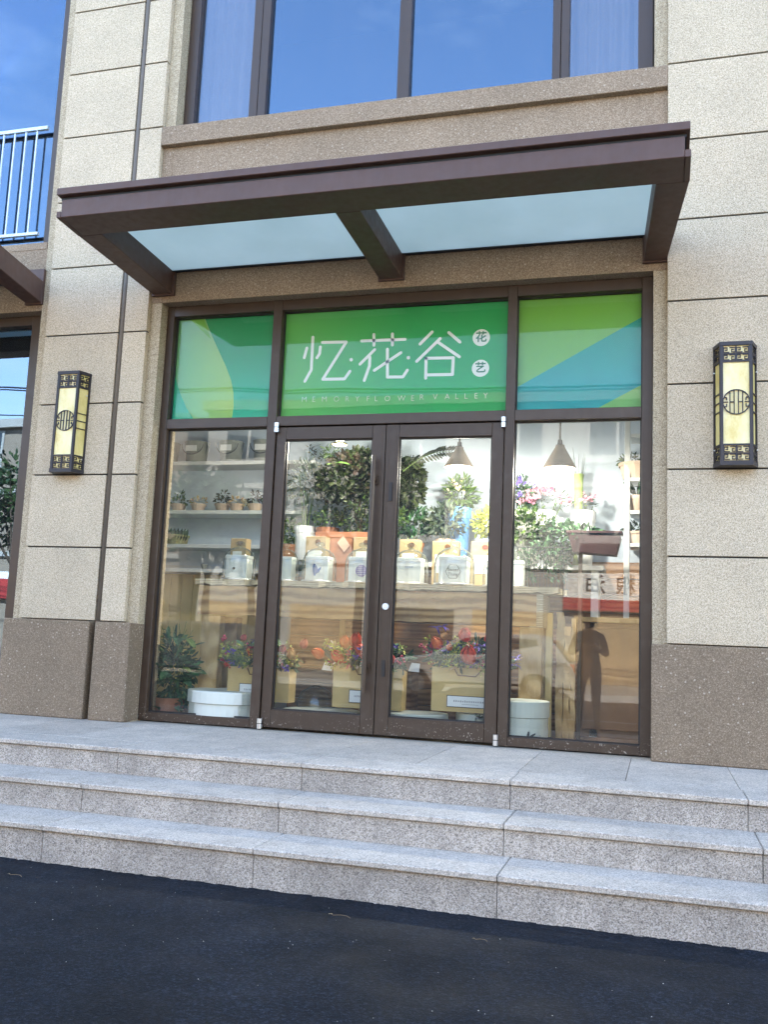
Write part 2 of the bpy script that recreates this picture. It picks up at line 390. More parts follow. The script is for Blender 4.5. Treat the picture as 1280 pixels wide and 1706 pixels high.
def ribbon(mb, pts, wd, y, t=.0015):    # rounded flat stroke in the x, z plane, facing -y
    for (a, b) in zip(pts[:-1], pts[1:]):
        a = Vector((a[0], a[1])); b = Vector((b[0], b[1])); d = (b-a).normalized(); n = Vector((-d.y, d.x))*wd/2
        q = [a-n, b-n, b+n, a+n]
        mb.prism([(p.x, p.y) for p in q], y, y+t)
    for i, p in enumerate(pts):
        mb.prism([(p[0]+wd/2*math.cos(k*math.pi/5), p[1]+wd/2*math.sin(k*math.pi/5)) for k in range(10)], y-.0002*(1+i % 2), y+t)

# ================================================================== LARGE STRUCTURE
G = .033           # asphalt level at the foot of the steps
def ground():
    mb = MB(); mb.add([(-150,-160,G),(150,-160,G),(150,-2.2,G),(-150,-2.2,G)], [(0,1,2,3)])
    mb.add([(-150,-2.2,G),(150,-2.2,G),(150,60,G),(-150,60,G)], [(0,1,2,3)])
    tag(mb.build('asphalt_road', asphalt), kind='structure')
ground()

bld = thing('shop_building', 'granite clad shop building with pale stone piers, brown plinth and bronze shopfront', 'building', (0, 0, G))
def bp_(mb, name, mat, bevel=0, **k):       # a part of the building, world coordinates
    o = mb.build(name, mat, bld, bevel=bevel, **k); o.matrix_parent_inverse = Matrix.Translation((0, 0, -G)); return o
BAY = 5.03
# cores: piers, spandrels, upper mass, rear mass
for i in range(-2, 3):
    x0 = -3.20+BAY*i if i else -3.20
for (x0, x1) in ((-3.096, -1.945), (1.935, 3.085), (-8.125, -6.975), (6.965, 8.115)):
    bp_(MB().box(x0, x1, .052, .42, G, 15), 'pier_core', stone_strip)
bp_(MB().box(-30, -8.125, .052, 12, G, 15), 'wall_core', stone); bp_(MB().box(8.115, 30, .052, 12, G, 15), 'wall_core', stone)
bp_(MB().box(-8.3, 8.3, 3.2, 12, G, 15), 'rear_mass', core)
bp_(MB().box(-8.3, 8.3, .42, 3.2, 3.98, 4.42), 'floor_slab', core)
bp_(MB().box(-8.3, 8.3, .42, 3.2, 7.8, 15), 'upper_mass', core)
bp_(MB().box(-8.3, 8.3, .42, 3.2, G, .545), 'ground_slab', core)
bp_(MB().box(-8.3, 8.3, .43, 3.2, 5.0, 5.3), 'floor_slab', core)
for x in (-3.15, 3.03, -8.2, 8.05): bp_(MB().box(x, x+.14, .421, 3.19, .546, 7.79), 'partition_wall', wallwhite)
for c in (-BAY, 0, BAY):
    bp_(MB().box(-1.944+c, 1.934+c, .05, .42, 7.75, 15), 'wall_core', stone_strip)
    ztop = 5.26 if c == 0 else 4.46
    bp_(MB().box(-1.944+c, 1.934+c, .05, .42, 3.905, ztop), 'lintel_band', band_stone)
    bp_(MB().box(-1.944+c, 1.934+c, .09, .42, G, .54), 'threshold_core', core)
# sill (proud ledge) under the upper window, in stone
sill = MB().box(-2.036, 2.028, -.004, .20, 5.262, 5.425)
bp_(sill, 'window_sill', band_stone, bevel=.004)
bp_(MB().box(-2.036, -1.944, .046, .052, 3.905, 5.26), 'lintel_band', band_stone)
bp_(MB().box(1.934, 2.028, .046, .052, 3.905, 5.26), 'lintel_band', band_stone)
bp_(MB().box(-1.944, 1.934, .20, .42, 5.26, 5.52), 'window_upstand', band_stone)
bp_(MB().box(-6.97, -3.10, .046, .20, 4.46, 4.52), 'window_sill', band_stone)

# stone panels of the piers
JZ = [1.298, 1.880, 2.472, 3.064, 3.656, 4.248, 4.840, 5.432, 6.023, 6.615, 7.207, 7.80]
def panels(x0, x1, y0=0.0):
    for a, b in zip(JZ[:-1], JZ[1:]):
        bp_(MB().box(x0, x1, y0, .048, a+.006, b-.006), 'stone_panel', stone, bevel=.002)
def pier(xl, xr, groove=None, ltrim=0, base=True):
    bp_(MB().box(xl+.01, xr-.01, .018, .0515, 1.30, 7.8), 'joint_backing', joint)
    if groove:
        panels(xl+ltrim, groove-.030); panels(groove+.022, xr)
    else: panels(xl+ltrim, xr)
    # brown plinth blocks
    def plinth(a, b): bp_(MB().box(a, b, -.062, .149, .541, 1.295), 'plinth_block', brown_stone, bevel=.006)
    if groove: plinth(xl-.097, groove-.034); plinth(groove+.018, xr+.097)
    else: plinth(xl-.098, xr+.097)
    bp_(MB().box(xl-.06, xr+.08, .03, .05, .56, 1.29), 'joint_backing', joint)
pier(-2.999, -2.040, -2.272)
pier(2.030, 2.990)
pier(-2.999-BAY, -2.040-BAY, -2.272-BAY)
pier(7.06, 8.02)
drain = thing('drain_pipe', 'slim brown drain pipe running down the slot in the left stone pier', 'drain pipe', (-2.276, .02, .545))
o = MB().lathe([(.021, 0), (.021, 7.2)], n=12).build('pipe', plain('pipe_paint', (.13,.105,.08), .5), drain, smooth=True)
for z in (.9, 3.2, 5.6): MB().box(-.026, .026, -.012, .03, z, z+.03).build('pipe_bracket', bronze, drain)

# -- steps: platform slabs, treads, risers, each a stone of its own
steps = bpy.data.objects.new('entrance_steps', None); C.objects.link(steps); tag(steps, kind='structure')
def st(mb, name, mat, bevel=.003): return mb.build(name, mat, steps, bevel=bevel)
P1, P2, P3 = -1.4345, -1.8273, -2.2085
Z0, Z1, Z2 = .540, .3836, .2254
def row(zs, yf, yb, xs, g=.0018, mat=tread_stone, h=.030, name='tread_slab'):
    for a, b in zip(xs[:-1], xs[1:]):
        o = st(MB().box(a+g, b-g, yf+rnd(0, .001), yb, zs-h, zs-rnd(0, .0008)), name, mat, .0045 if h < .05 else .002)
def jx(off, n0=-9, n1=7): return [off+1.185*k for k in range(n0, n1)]
row(Z0, P1, -1.10, jx(1.225)); row(Z1, P2, P1+.06, jx(1.255)); row(Z2, P3, P2+.06, jx(1.29))
k = [1.215+.592*i for i in range(-18, 13)]
for a, b in zip(k[:-1], k[1:]): st(MB().box(a+.0016, b-.0016, -1.097, .088, .505, Z0-rnd(0, .0012)), 'platform_tile', tread_stone, .0015)
for z1, z0, yf, off in ((Z0, Z1, P1, 1.225), (Z1, Z2, P2, 1.255), (Z2, G-.05, P3, 1.29)):
    for a, b in zip(jx(off)[:-1], jx(off)[1:]):
        st(MB().box(a+.0016, b-.0016, yf+.020, yf+.055, z0-.001, z1-.034), 'riser_slab', riser_stone, .0015)
st(MB().box(-9.4, 8.2, P1+.058, .05, -.1, Z0-.036), 'step_bed', joint, 0)
st(MB().box(-9.4, 8.2, P2+.058, P1+.058, -.1, Z1-.036), 'step_bed', joint, 0)
st(MB().box(-9.4, 8.2, P3+.058, P2+.058, -.1, Z2-.036), 'step_bed', joint, 0)

# ================================================================== WINDOWS AND SHOPFRONT
def window(part, mb_frame, panes, y=.20, curt=None):
    f = bp_(mb_frame, part, bronze, bevel=.003)
    for (x0, x1, z0, z1, mt) in panes:
        MB().box(x0, x1, y+.012, y+.018, z0, z1).build('pane', mt, f)
    return f
def upper_window(c, zb, zt=7.75):
    F = lambda: MB()
    y0, y1 = .16, .25
    fr = MB()
    for a, b in ((-1.935, -1.846), (-1.335, -1.262), (-1.258, -1.187), (-.048, .051), (1.182, 1.243), (1.247, 1.309), (1.817, 1.925)):
        fr.box(a+c, b+c, y0, y1, zb, zt)
    fr.box(-1.846+c, -1.335+c, y0+.003, y1-.002, zb, zb+.085); fr.box(1.309+c, 1.817+c, y0+.003, y1-.002, zb, zb+.085)
    fr.box(-1.187+c, -.048+c, y0+.003, y1-.002, zb, zb+.05); fr.box(.051+c, 1.182+c, y0+.003, y1-.002, zb, zb+.05)
    ps = [(-1.846+c, -1.335+c, zb+.085, zt, screen_glass), (-1.187+c, -.048+c, zb+.05, zt, upper_glass), (.051+c, 1.182+c, zb+.05, zt, upper_glass), (1.309+c, 1.817+c, zb+.085, zt, screen_glass)]
    window('window', fr, ps, .195)
upper_window(0, 5.43)
# neighbour bay on the left: one large pane down to a low sill
for c in (-BAY, BAY):
    fr = MB()
    for a, b in ((-1.935, -1.86), (-.04, .04), (1.80, 1.925)): fr.box(a+c, b+c, .16, .25, 4.465, 7.75)
    fr.box(-1.86+c, 1.80+c, .163, .247, 4.465, 4.52)
    window('window', fr, [(-1.86+c, -.04+c, 4.52, 7.75, upper_glass), (.04+c, 1.80+c, 4.52, 7.75, upper_glass)], .195)
    fr = MB()
    for a, b in ((-1.935, -1.875), (-.99, -.915), (.89, .965), (1.775, 1.925)): fr.box(a+c, b+c, .15, .26, .548, 3.90)
    for a, b in ((-1.875, -.99), (-.915, .89), (.965, 1.775)):
        fr.box(a+c, b+c, .153, .257, .548, .61); fr.box(a+c, b+c, .153, .257, 3.82, 3.90); 
    window('shop_window', fr, [(a+c, b+c, .61, 3.82, upper_glass) for a, b in ((-1.875, -.99), (-.915, .89), (.965, 1.775))], .205)
# dim rooms behind the coated glass
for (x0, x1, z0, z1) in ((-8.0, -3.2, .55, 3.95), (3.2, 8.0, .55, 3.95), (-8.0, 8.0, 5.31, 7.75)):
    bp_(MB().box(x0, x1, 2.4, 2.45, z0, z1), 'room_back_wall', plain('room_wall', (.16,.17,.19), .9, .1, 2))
# pale curtains behind the two casements
curt_m = plain('sheer_curtain', (.30,.285,.25), .9, .05, 4)
for x0, x1 in ((-1.95, -1.18), (1.20, 1.95)):
    pts = [(x0+(x1-x0)*i/40, .36+.022*math.sin(i*1.25)) for i in range(41)]
    poly = pts+[(x, y+.006) for x, y in reversed(pts)]
    tag(MB().prismz(poly, 5.44, 7.7).build('curtain', curt_m, recalc=True), 'pale sheer curtain behind the narrow ' + ('left' if x0 < 0 else 'right') + ' casement of the upper window', 'curtain', 'curtains behind the upper window')

# main shopfront frame
sf = thing('shopfront', 'bronze aluminium shopfront with glass double doors, two side windows and green transom', 'shopfront', (0, .2, .545))
def sfp(mb, name, mat, parent=None, bevel=0, **k):
    o = mb.build(name, mat, parent or sf, bevel=bevel, **k)
    if parent is None: o.matrix_parent_inverse = Matrix.Translation((0, -.2, -.545))
    return o
for nm, a, b in (('jamb', -1.942, -1.879), ('mullion', -.993, -.918), ('mullion', .893, .962), ('jamb', 1.858, 1.932)):
    sfp(MB().box(a, b, .150, .262, .547, 3.903), nm, bronze_low, bevel=.003)
# thin sub-profiles that give the frame its lines
for x in (-1.879, -.993, .893, .962+.0, 1.858):
    pass
for a, b in ((-1.879, -.993), (.962, 1.858)):
    sfp(MB().box(a, b, .153, .259, .548, .612), 'bottom_rail', bronze_low, bevel=.003)
    sfp(MB().box(a, b, .153, .259, 2.872, 2.952), 'transom_rail', bronze, bevel=.003)
    sfp(MB().box(a, b, .153, .259, 3.818, 3.902), 'head_rail', bronze, bevel=.003)
sfp(MB().box(-.918, .893, .153, .259, 2.874, 2.952), 'transom_rail', bronze, bevel=.003)
sfp(MB().box(-.918, .893, .153, .259, 3.818, 3.902), 'head_rail', bronze, bevel=.003)
def bead(x0, x1, z0, z1, y=.200, t=.010, parent=None):
    mb = MB().box(x0, x0+t, y, y+.012, z0, z1).box(x1-t, x1, y, y+.012, z0, z1).box(x0+t, x1-t, y, y+.012, z0, z0+t).box(x0+t, x1-t, y, y+.012, z1-t, z1)
    return sfp(mb, 'glazing_bead', gasket, parent)
for x0, x1, z0, z1 in ((-1.879, -.993, .612, 2.872), (.962, 1.858, .612, 2.872)):
    bead(x0, x1, z0, z1); sfp(MB().box(x0+.002, x1-.002, .214, .220, z0+.002, z1-.002), 'glass_pane', shop_glass)
for x0, x1 in ((-1.879, -.993), (-.918, .893), (.962, 1.858)):
    bead(x0, x1, 2.952, 3.818, t=.007); sfp(MB().box(x0+.002, x1-.002, .214, .220, 2.954, 3.816), 'glass_pane', film_glass)
sfp(MB().box(-.918, .893, .243, .257, 2.83, 2.8735), 'gap_light_block', gasket)  # strips added behind the top and bottom door gaps to block bulb light
sfp(MB().box(-.918, .893, .243, .257, .548, .575), 'gap_light_block', gasket)
# doors
def door(x0, x1, g0, g1, hinge):
    dz0, dz1, gz0, gz1 = .560, 2.866, .692, 2.766
    d = sfp(MB().box(x0, g0, .166, .240, dz0, dz1).box(g1, x1, .166, .240, dz0, dz1).box(g0, g1, .168, .238, dz0, gz0).box(g0, g1, .168, .238, gz1, dz1), 'door', bronze_low, bevel=.0035)
    bead(g0, g1, gz0, gz1, .190, .011, d)
    sfp(MB().box(g0+.002, g1-.002, .212, .218, gz0+.002, gz1-.002), 'pane', shop_glass, d)
    for z in (dz1-.045, dz0-.012):
        hx = hinge
        sfp(MB().lathe([(.019, 0), (.019, .075)], (hx, .140, z), 14).box(hx-.017, hx+.017, .142, .168, z+.006, z+.030), 'pivot_hinge', steel, d, smooth=False)
        sfp(MB().lathe([(.0205, .036), (.0205, .041)], (hx, .140, z), 14), 'hinge_ring', gasket, d)
    return d
dL = door(-.910, -.020, -.832, -.124, -.905); dR = door(-.014, .886, .088, .797, .884)
def pull(x, za, zb, d, r=.016):
    mb = MB().tube([(x, .105, za), (x, .105, zb)], r, 12)
    for z in (za+.18, zb-.18): mb.tube([(x, .105, z), (x, .170, z)], .012, 10); mb.box(x-.024, x+.024, .150, .166, z-.034, z+.034)
    sfp(mb, 'handle', bronze, d)
pull(-.086, .86, 2.62, dL); 
for za_, zb_ in ((2.28, 2.42), (.98, 1.10)): sfp(MB().box(.028, .052, .156, .166, za_, zb_), 'handle_mount', gasket, dR)
sfp(MB().tube([(.0385, .150, 1.492), (.0385, .167, 1.492)], .024, 18), 'lock', enamel, dR)
sfp(MB().tube([(.0385, .146, 1.492), (.0385, .151, 1.492)], .009, 12), 'keyhole', steel, dR)
# raised lines down the meeting stiles
for x, d in ((-.052, dL), (.010, dR), (.066, dR)): sfp(MB().box(x, x+.006, .1635, .167, .70, 2.86), 'stile_bead', bronze, d)

# ================================================================== SIGN PANELS IN THE TRANSOM
def gradmat(name, stops, dx, dz, var=.06):
    M = Mat(name)
    sep = M.n('ShaderNodeSeparateXYZ'); M.l(M.pos(), sep.inputs[0])
    f = M.math('ADD', M.math('MULTIPLY', sep.outputs[0], dx[0]), M.math('ADD', M.math('MULTIPLY', sep.outputs[2], dz[0]), dx[1]))
    M.col(M.ramp(f, stops)).rough(.5, .3); return M.m
gL = gradmat('left_film', [(0, (.045,.34,.21)), (1, (.012,.21,.10))], (0, 0), (1, 0))
ys = .236
def px(u, v, y=ys): p = spot(u, v, y); return (p.x, p.z)
# gradients printed on the film: position dependent print
def printed(name, c0, c1, x0, x1, ax=0):
    M = Mat(name); sep = M.n('ShaderNodeSeparateXYZ'); M.l(M.pos(), sep.inputs[0])
    f = M.math('DIVIDE', M.math('SUBTRACT', sep.outputs[ax], x0), x1-x0)
    M.col(M.ramp(f, [(0, c0), (1, c1)])).rough(.5, .3); return M.m
f_deep = printed('film_deep_green', (.03,.50,.30), (.012,.34,.12), 2.95, 3.5, 2)
f_center = printed('film_centre_green', (.14,.52,.10), (.015,.42,.10), -.95, .15, 0)
f_lime = printed('film_lime', (.22,.52,.16), (.20,.52,.06), 3.0, 3.7, 2)
f_yell = printed('film_yellow_green', (.38,.62,.14), (.18,.50,.22), -1.35, -1.9, 0)
f_teal = printed('film_teal', (.02,.38,.40), (.015,.36,.26), 3.05, 3.7, 2)
f_white = Mat('film_white').col((.95,.95,.87)).rough(.5).m
zt0, zt1 = 2.956, 3.814
s1 = thing('sign_panel', 'green film panel with yellow-green leaf curve above the left side window', 'sign', (-1.436, ys, 2.956), 'green panels of the transom')
def sp_part(s, mb, name, mat, **k):
    o = mb.build(name, mat, s, **k); o.matrix_parent_inverse = Matrix.Translation(s.location).inverted(); return o
sp_part(s1, MB().box(-1.877, -.995, ys, ys+.004, zt0, zt1), 'backing_film', f_deep)
L1 = [px(*q) for q in ((341,529),(347,545),(356,566),(366,588),(377,612),(385,634),(389,655),(389,678),(386,699))]
sp_part(s1, MB().prism([(-1.877, zt0), (px(340,699)[0], zt0)]+[ (L1[-1][0], zt0)]+[p for p in reversed(L1[:-1])]+[(L1[0][0], zt1), (-1.877, zt1)], ys-.002, ys-.0003), 'leaf_shape', f_yell)
L2 = [px(*q) for q in ((287,600),(292,628),(300,655),(311,680),(324,700))]
sp_part(s1, MB().prism([(-1.877, zt0), (L2[-1][0], zt0)]+[p for p in reversed(L2[:-1])], ys-.004, ys-.0023), 'corner_shape', f_deep)
sp_part(s1, MB().prism([(px(318,531)[0], zt1), px(352,566), (L1[0][0]-.004, zt1)], ys-.004, ys-.0023), 'leaf_tip', f_lime)
s2 = thing('shop_sign', 'green name panel with large white Chinese characters above the double doors', 'sign', (-.012, ys, 2.956), 'green panels of the transom')
sp_part(s2, MB().box(-.916, .891, ys, ys+.004, zt0, zt1), 'backing_film', f_center)
Z4 = lambda x, y: px(270+x*.336, 480+y*.336, ys-.003)
Z5 = lambda x, y: px(680+x*.336, 470+y*.336, ys-.003)
wd = .0235
def char(strokes, Z):
    mb = MB()
    for s_ in strokes: ribbon(mb, [Z(*p) for p in s_], wd, ys-.003)
    return sp_part(s2, mb, 'character', f_white)
char([[(718,297),(705,345)], [(748,243),(740,405),(708,462)], [(785,292),(781,325),(768,345)], [(795,269),(914,267),(797,452),(905,450),(932,412)]], Z4)
char([[(990,262),(1206,254)], [(1051,230),(1051,283)], [(1143,227),(1143,282)], [(1055,305),(982,377)], [(1031,342),(1029,385),(1003,458)], [(1185,320),(1053,408)], [(1118,303),(1118,441),(1195,440),(1217,407)]], Z4)
char([[(120,247),(60,307)], [(203,250),(258,297)], [(160,280),(43,393)], [(152,300),(255,370)], [(90,378),(225,375),(221,458),(90,460)], [(90,378),(88,476)]], Z5)
for q in (Z4(938,355), Z4(1222,345)):
    mb = MB(); mb.prism([(q[0]+.014*math.cos(a*math.pi/8), q[1]+.014*math.sin(a*math.pi/8)) for a in range(16)], ys-.003, ys-.001); sp_part(s2, mb, 'dot', f_white)
for (q, ch) in ((Z5(364,275), '花'), (Z5(360,427), '艺')):
    d = sp_part(s2, MB().prism([(q[0]+.066*math.cos(a*math.pi/18), q[1]+.066*math.sin(a*math.pi/18)) for a in range(36)], ys-.003, ys-.001), 'round_badge', f_white)
    t = text_mesh('badge_character', ch, .088, Mat('badge_green').col((.03,.22,.10)).rough(.5).m, d, (q[0], ys-.0045, q[1]), .0012, offset=.0016)
let = [(Z4, 'MEMORYFLOWE', (705,752,805,865,918,968,1022,1062,1118,1188,1243)), (Z5, 'RVALLEY', (68,135,195,242,288,338,385))]
thin = Mat('film_pale_green').col((.62,.78,.62)).rough(.5).m
for Z, chs, xs in let:
    for ch, x in zip(chs, xs):
        yb = (553 - (x-705)/540*6) if Z is Z4 else (573-(x-20)/365*9)
        q = Z(x, yb)
        t = text_mesh('letter', ch, .062, thin, s2, (q[0], ys-.003, q[1]), .0010, offset=-.0011)
        t.matrix_parent_inverse = Matrix.Translation(s2.location).inverted()
s3 = thing('sign_panel', 'lime and teal diagonal film panel above the right side window', 'sign', (1.41, ys, 2.956), 'green panels of the transom')
sp_part(s3, MB().box(.964, 1.856, ys, ys+.004, zt0, zt1), 'backing_film', f_lime)
a_, b_, c_, d_ = Z5(548,520), Z5(1165,172), Z5(1165,508), Z5(925,634)
sp_part(s3, MB().prism([(.964, zt0), (d_[0], zt0), (1.856, c_[1]), (1.856, b_[1]), (.964, a_[1])], ys-.002, ys-.0003), 'teal_band', f_teal)

# ================================================================== CANOPIES
def canopy(dx, label):
    t = thing('entrance_canopy', label, 'canopy', (dx, .046, 4.0), 'steel and glass canopies over the shop doors')
    def add(mb, name, mat, bevel=.004, **k):
        o = mb.build(name, mat, t, bevel=bevel, **k); o.matrix_parent_inverse = Matrix.Translation((0, -.046, -4.0)); return o
    zf, zw, yf, yi = 4.052, 3.968, -1.255, -.985          # underside at the front and at the wall
    s_ = (zf-zw)/(0-yf)
    zz = lambda y: zw+s_*(-y)
    # front beam
    def slab(x0, x1, y0, y1, h0, h1, xw0=None, xw1=None):
        xw0 = x0 if xw0 is None else xw0; xw1 = x1 if xw1 is None else xw1
        return MB().hexa([(x0, y0, zz(y0)+h0), (x1, y0, zz(y0)+h0), (xw1, y1, zz(y1)+h0), (xw0, y1, zz(y1)+h0)][::-1],
                         [(x0, y0, zz(y0)+h1), (x1, y0, zz(y0)+h1), (xw1, y1, zz(y1)+h1), (xw0, y1, zz(y1)+h1)][::-1])
    add(slab(-2.018, 2.116, yf, yi, 0, .128), 'front_beam', canopy_metal, recalc=True)
    for e0, e1 in ((-2.052, -2.019), (2.117, 2.150)): add(slab(e0, e1, yf, yi, 0, .045), 'beam_lip', canopy_metal, .002, recalc=True)
    add(slab(-2.046, 2.146, yf-.028, yi-.08, .150, .202), 'top_flange', canopy_metal, recalc=True)
    add(slab(-2.030, 2.126, yf+.012, yi+.02, .1285, .1495), 'shadow_gap', gasket, 0, recalc=True)
    # arms
    for x0, x1, w0, w1 in ((-2.050, -1.862, -2.015, -1.842), (-.092, .083, -.078, .098), (1.955, 2.148, 1.872, 2.026)):
        yw = .020
        mb = MB().hexa([(x0, yi+.001, zz(yi)), (x1, yi+.001, zz(yi)), (w1, yw, zz(yw)), (w0, yw, zz(yw))][::-1],
                       [(x0, yi+.001, zz(yi)+.18), (x1, yi+.001, zz(yi)+.18), (w1, yw, zz(yw)+.19), (w0, yw, zz(yw)+.19)][::-1])
        add(mb, 'arm', canopy_metal, recalc=True)
        add(MB().box(max(w0-.012, -2.034), min(w1+.016, 2.027), .018, .047, zw-.012, zw+.30), 'wall_plate', canopy_metal, .002)
    for x0, x1, w0, w1 in ((-1.96, -.05, -1.92, -.02), (.04, 2.05, .06, 1.96)):
        mb = MB().hexa([(x0, yi-.12, zz(yi-.12)+.182), (x1, yi-.12, zz(yi-.12)+.182), (w1, .03, zz(.03)+.192), (w0, .03, zz(.03)+.192)][::-1],
                       [(x0, yi-.12, zz(yi-.12)+.194), (x1, yi-.12, zz(yi-.12)+.194), (w1, .03, zz(.03)+.204), (w0, .03, zz(.03)+.204)][::-1])
        add(mb, 'glass_sheet', canopy_glass, 0, recalc=True)
    add(MB().box(-2.0, 2.0, .012, .046, 4.152, 4.175), 'rear_trim', gasket, 0)
    return t
canopy(0, 'dark brown steel canopy with frosted glass over the green shop sign')
canopy(-BAY-.08, 'corner of the neighbouring dark brown canopy left of the drain pipe pier')

# ================================================================== WALL LANTERNS
def lantern(x, label, first=None):
    t = thing('wall_lantern', label, 'lantern', (x, 0, 2.475), 'wall lanterns beside the entrance')
    H, D, wb, wf = .835, .115, .137, .100
    out = [(-wb, .0), (-wf, -D), (wf, -D), (wb, .0)]
    inn = [(-wb+.012, .0), (-wf+.008, -D+.012), (wf-.008, -D+.012), (wb-.012, .0)]
    MB().prismz([(-wb-.004, -.001), (-wf-.003, -D-.006), (wf+.003, -D-.006), (wb+.004, -.001)], 0, .030).build('base_plate', ink_frame, t)
    MB().prismz([(-wb-.004, -.001), (-wf-.003, -D-.006), (wf+.003, -D-.006), (wb+.004, -.001)], H-.026, H).build('cap', ink_frame, t)
    # alabaster panels
    def face(p, q, front):
        p = Vector((p[0], p[1], 0)); q = Vector((q[0], q[1], 0)); d = (q-p); L = d.length; d /= L; n = Vector((d.y, -d.x, 0))
        Mx = Matrix(((d.x, -n.x, 0, p.x), (d.y, -n.y, 0, p.y), (0, 0, 1, 0), (0, 0, 0, 1)))   # local x along the face, y inwards
        def fin(mb, name, mat, parent=t):
            mb.v = [tuple(Mx @ Vector(v)) for v in mb.v]; return mb.build(name, mat, parent)
        fin(MB().box(.006, L-.006, .010, .016, .03, H-.026), 'glass_panel', lantern_glass if front else lantern_side)
        mb = MB(); e = .018 if front else .013
        mb.box(0, e, -.002, .010, .03, H-.026); mb.box(L-e, L, -.002, .010, .03, H-.026)
        b1, b2 = .137, H-.133
        for z in (b1, b2): mb.box(e, L-e, -.001, .009, z-.006, z+.006)
        for z in (.080, H-.082): mb.box(e, L-e, -.001, .009, z-.004, z+.004)
        fin(mb, 'frame', ink_frame)
        # meander rows
        mb = MB(); th = .0052
        n_ = 2 if front else 1
        for z0 in (.034, .085, H-.128, H-.077):
            hh = .044
            for i in range(n_):
                cw = (L-2*e)/n_; x0 = e+cw*i
                for sgn in (1, -1):
                    cx = x0+cw/2; g = cw*.5
                    P = [(.06, .88), (.88, .88), (.88, .16), (.34, .16), (.34, .56), (.62, .56)]
                    Q = [(cx+sgn*(g*a), z0+hh*(b if sgn > 0 else 1-b)) for a, b in P]
                    for (ax, az), (bx, bz) in zip(Q[:-1], Q[1:]):
                        mb.box(min(ax, bx)-th/2, max(ax, bx)+th/2, 0, .008, min(az, bz)-th/2, max(az, bz)+th/2)
            for i in range(n_+1):
                xx = e+(L-2*e)*i/n_
                mb.box(xx-.004, xx+.004, -.0005, .0085, z0-.002, z0+hh+.002)
        tag(fin(mb, 'meander_fret', ink_frame), kind='stuff')
        mb = MB(); zc = .424
        if front:
            r = L/2-e+.004; cx = L/2; N = 28
            for i in range(N):
                a0, a1 = 2*math.pi*i/N, 2*math.pi*(i+1)/N
                mb.prism([(cx+(r-.006)*math.cos(a0), zc+(r-.006)*math.sin(a0)), (cx+r*math.cos(a0), zc+r*math.sin(a0)), (cx+r*math.cos(a1), zc+r*math.sin(a1)), (cx+(r-.006)*math.cos(a1), zc+(r-.006)*math.sin(a1))], -.001, .009)
            for f in (-.46, -.155, .155, .46):
                hh = math.sqrt(max(0, 1-f*f))*r; mb.box(cx+f*r-.003, cx+f*r+.003, 0, .008, zc-hh+.004, zc+hh-.004)
            for sg in (-1, 1):
                mb.box(cx+sg*r*.16, cx+sg*r*.46, 0, .0079, zc-.003, zc+.003)
                for dz in (-.36, .0, .36):
                    rr = math.sqrt(1-dz*dz)*r; a, b = cx+sg*r*(.70 if dz else .60), cx+sg*(rr-.003)
                    mb.box(min(a, b), max(a, b), 0, .0079, zc+dz*r-.003, zc+dz*r+.003)
                mb.box(cx+sg*r*.70-.003, cx+sg*r*.70+.003, 0, .0078, zc-.36*r, zc-.14*r); mb.box(cx+sg*r*.70-.003, cx+sg*r*.70+.003, 0, .0078, zc+.14*r, zc+.36*r)
            fin(mb, 'round_medallion', ink_frame)
        else:
            for dz in (-.062, 0, .062): mb.box(e, L-e, 0, .008, zc+dz-.003, zc+dz+.003)
            fin(mb, 'cross_bar', ink_frame)
    for i in range(3): face(out[i], out[i+1], i == 1)
    for sg in (-1, 1):
        for z in (.11, .64): MB().lathe([(.006, 0), (.006, .006)], (sg*(wb-.004), -.035, z), 8).build('screw', steel, t)
    return t
lantern(-2.652, 'dark iron wall lantern with cream panels on the left pier beside the drain pipe')
lantern(2.466, 'dark iron wall lantern with cream panels on the right stone wall')

# ================================================================== BALCONY RAILING BEHIND THE LEFT UPPER GLASS
rl = thing('balcony_railing', 'pale metal railing with upright bars behind the upper left window', 'railing', (-5.2, .5, 4.5))
rail_m = plain('pale_rail_paint', (.62,.74,.84), .4, .03)
rl.location.y = .10; rl['label'] = 'pale metal railing with upright bars in front of the upper left window'
def rp(mb, n): 
    for i_, q_ in enumerate(mb.v): mb.v[i_] = (q_[0]+.14, q_[1]-.355, q_[2]-.195)
    o = mb.build(n, rail_m, rl); o.matrix_parent_inverse = Matrix.Translation((5.2, -.10, -4.5)); return o
rp(MB().box(-7.0, -3.42, .49, .52, 5.83, 5.86), 'top_rail'); rp(MB().box(-7.0, -3.42, .49, .52, 4.84, 4.865), 'bottom_rail')
for i in range(28): x = -3.53-.117*i; rp(MB().box(x-.006, x+.006, .499, .511, 4.865, 5.83), 'bar')

# ================================================================== SHOP INTERIOR
room = bpy.data.objects.new('shop_interior', None); C.objects.link(room); tag(room, kind='structure')
def rm(mb, name, mat, **k): return mb.build(name, mat, room, **k)
BY = 1.62
rm(MB().box(-3.0, 3.0, BY, BY+.05, 1.86, 3.40), 'back_wall', wallwhite)
rm(MB().box(-3.0, 3.0, .43, BY, 3.40, 3.44), 'ceiling', wallwhite)
rm(MB().box(-3.0, 3.0, .275, BY, .546, .556), 'floor', floor_wood)
rm(MB().box(-3.0, 3.0, .262, .272, 3.0, 3.90), 'sign_backing', wallwhite)
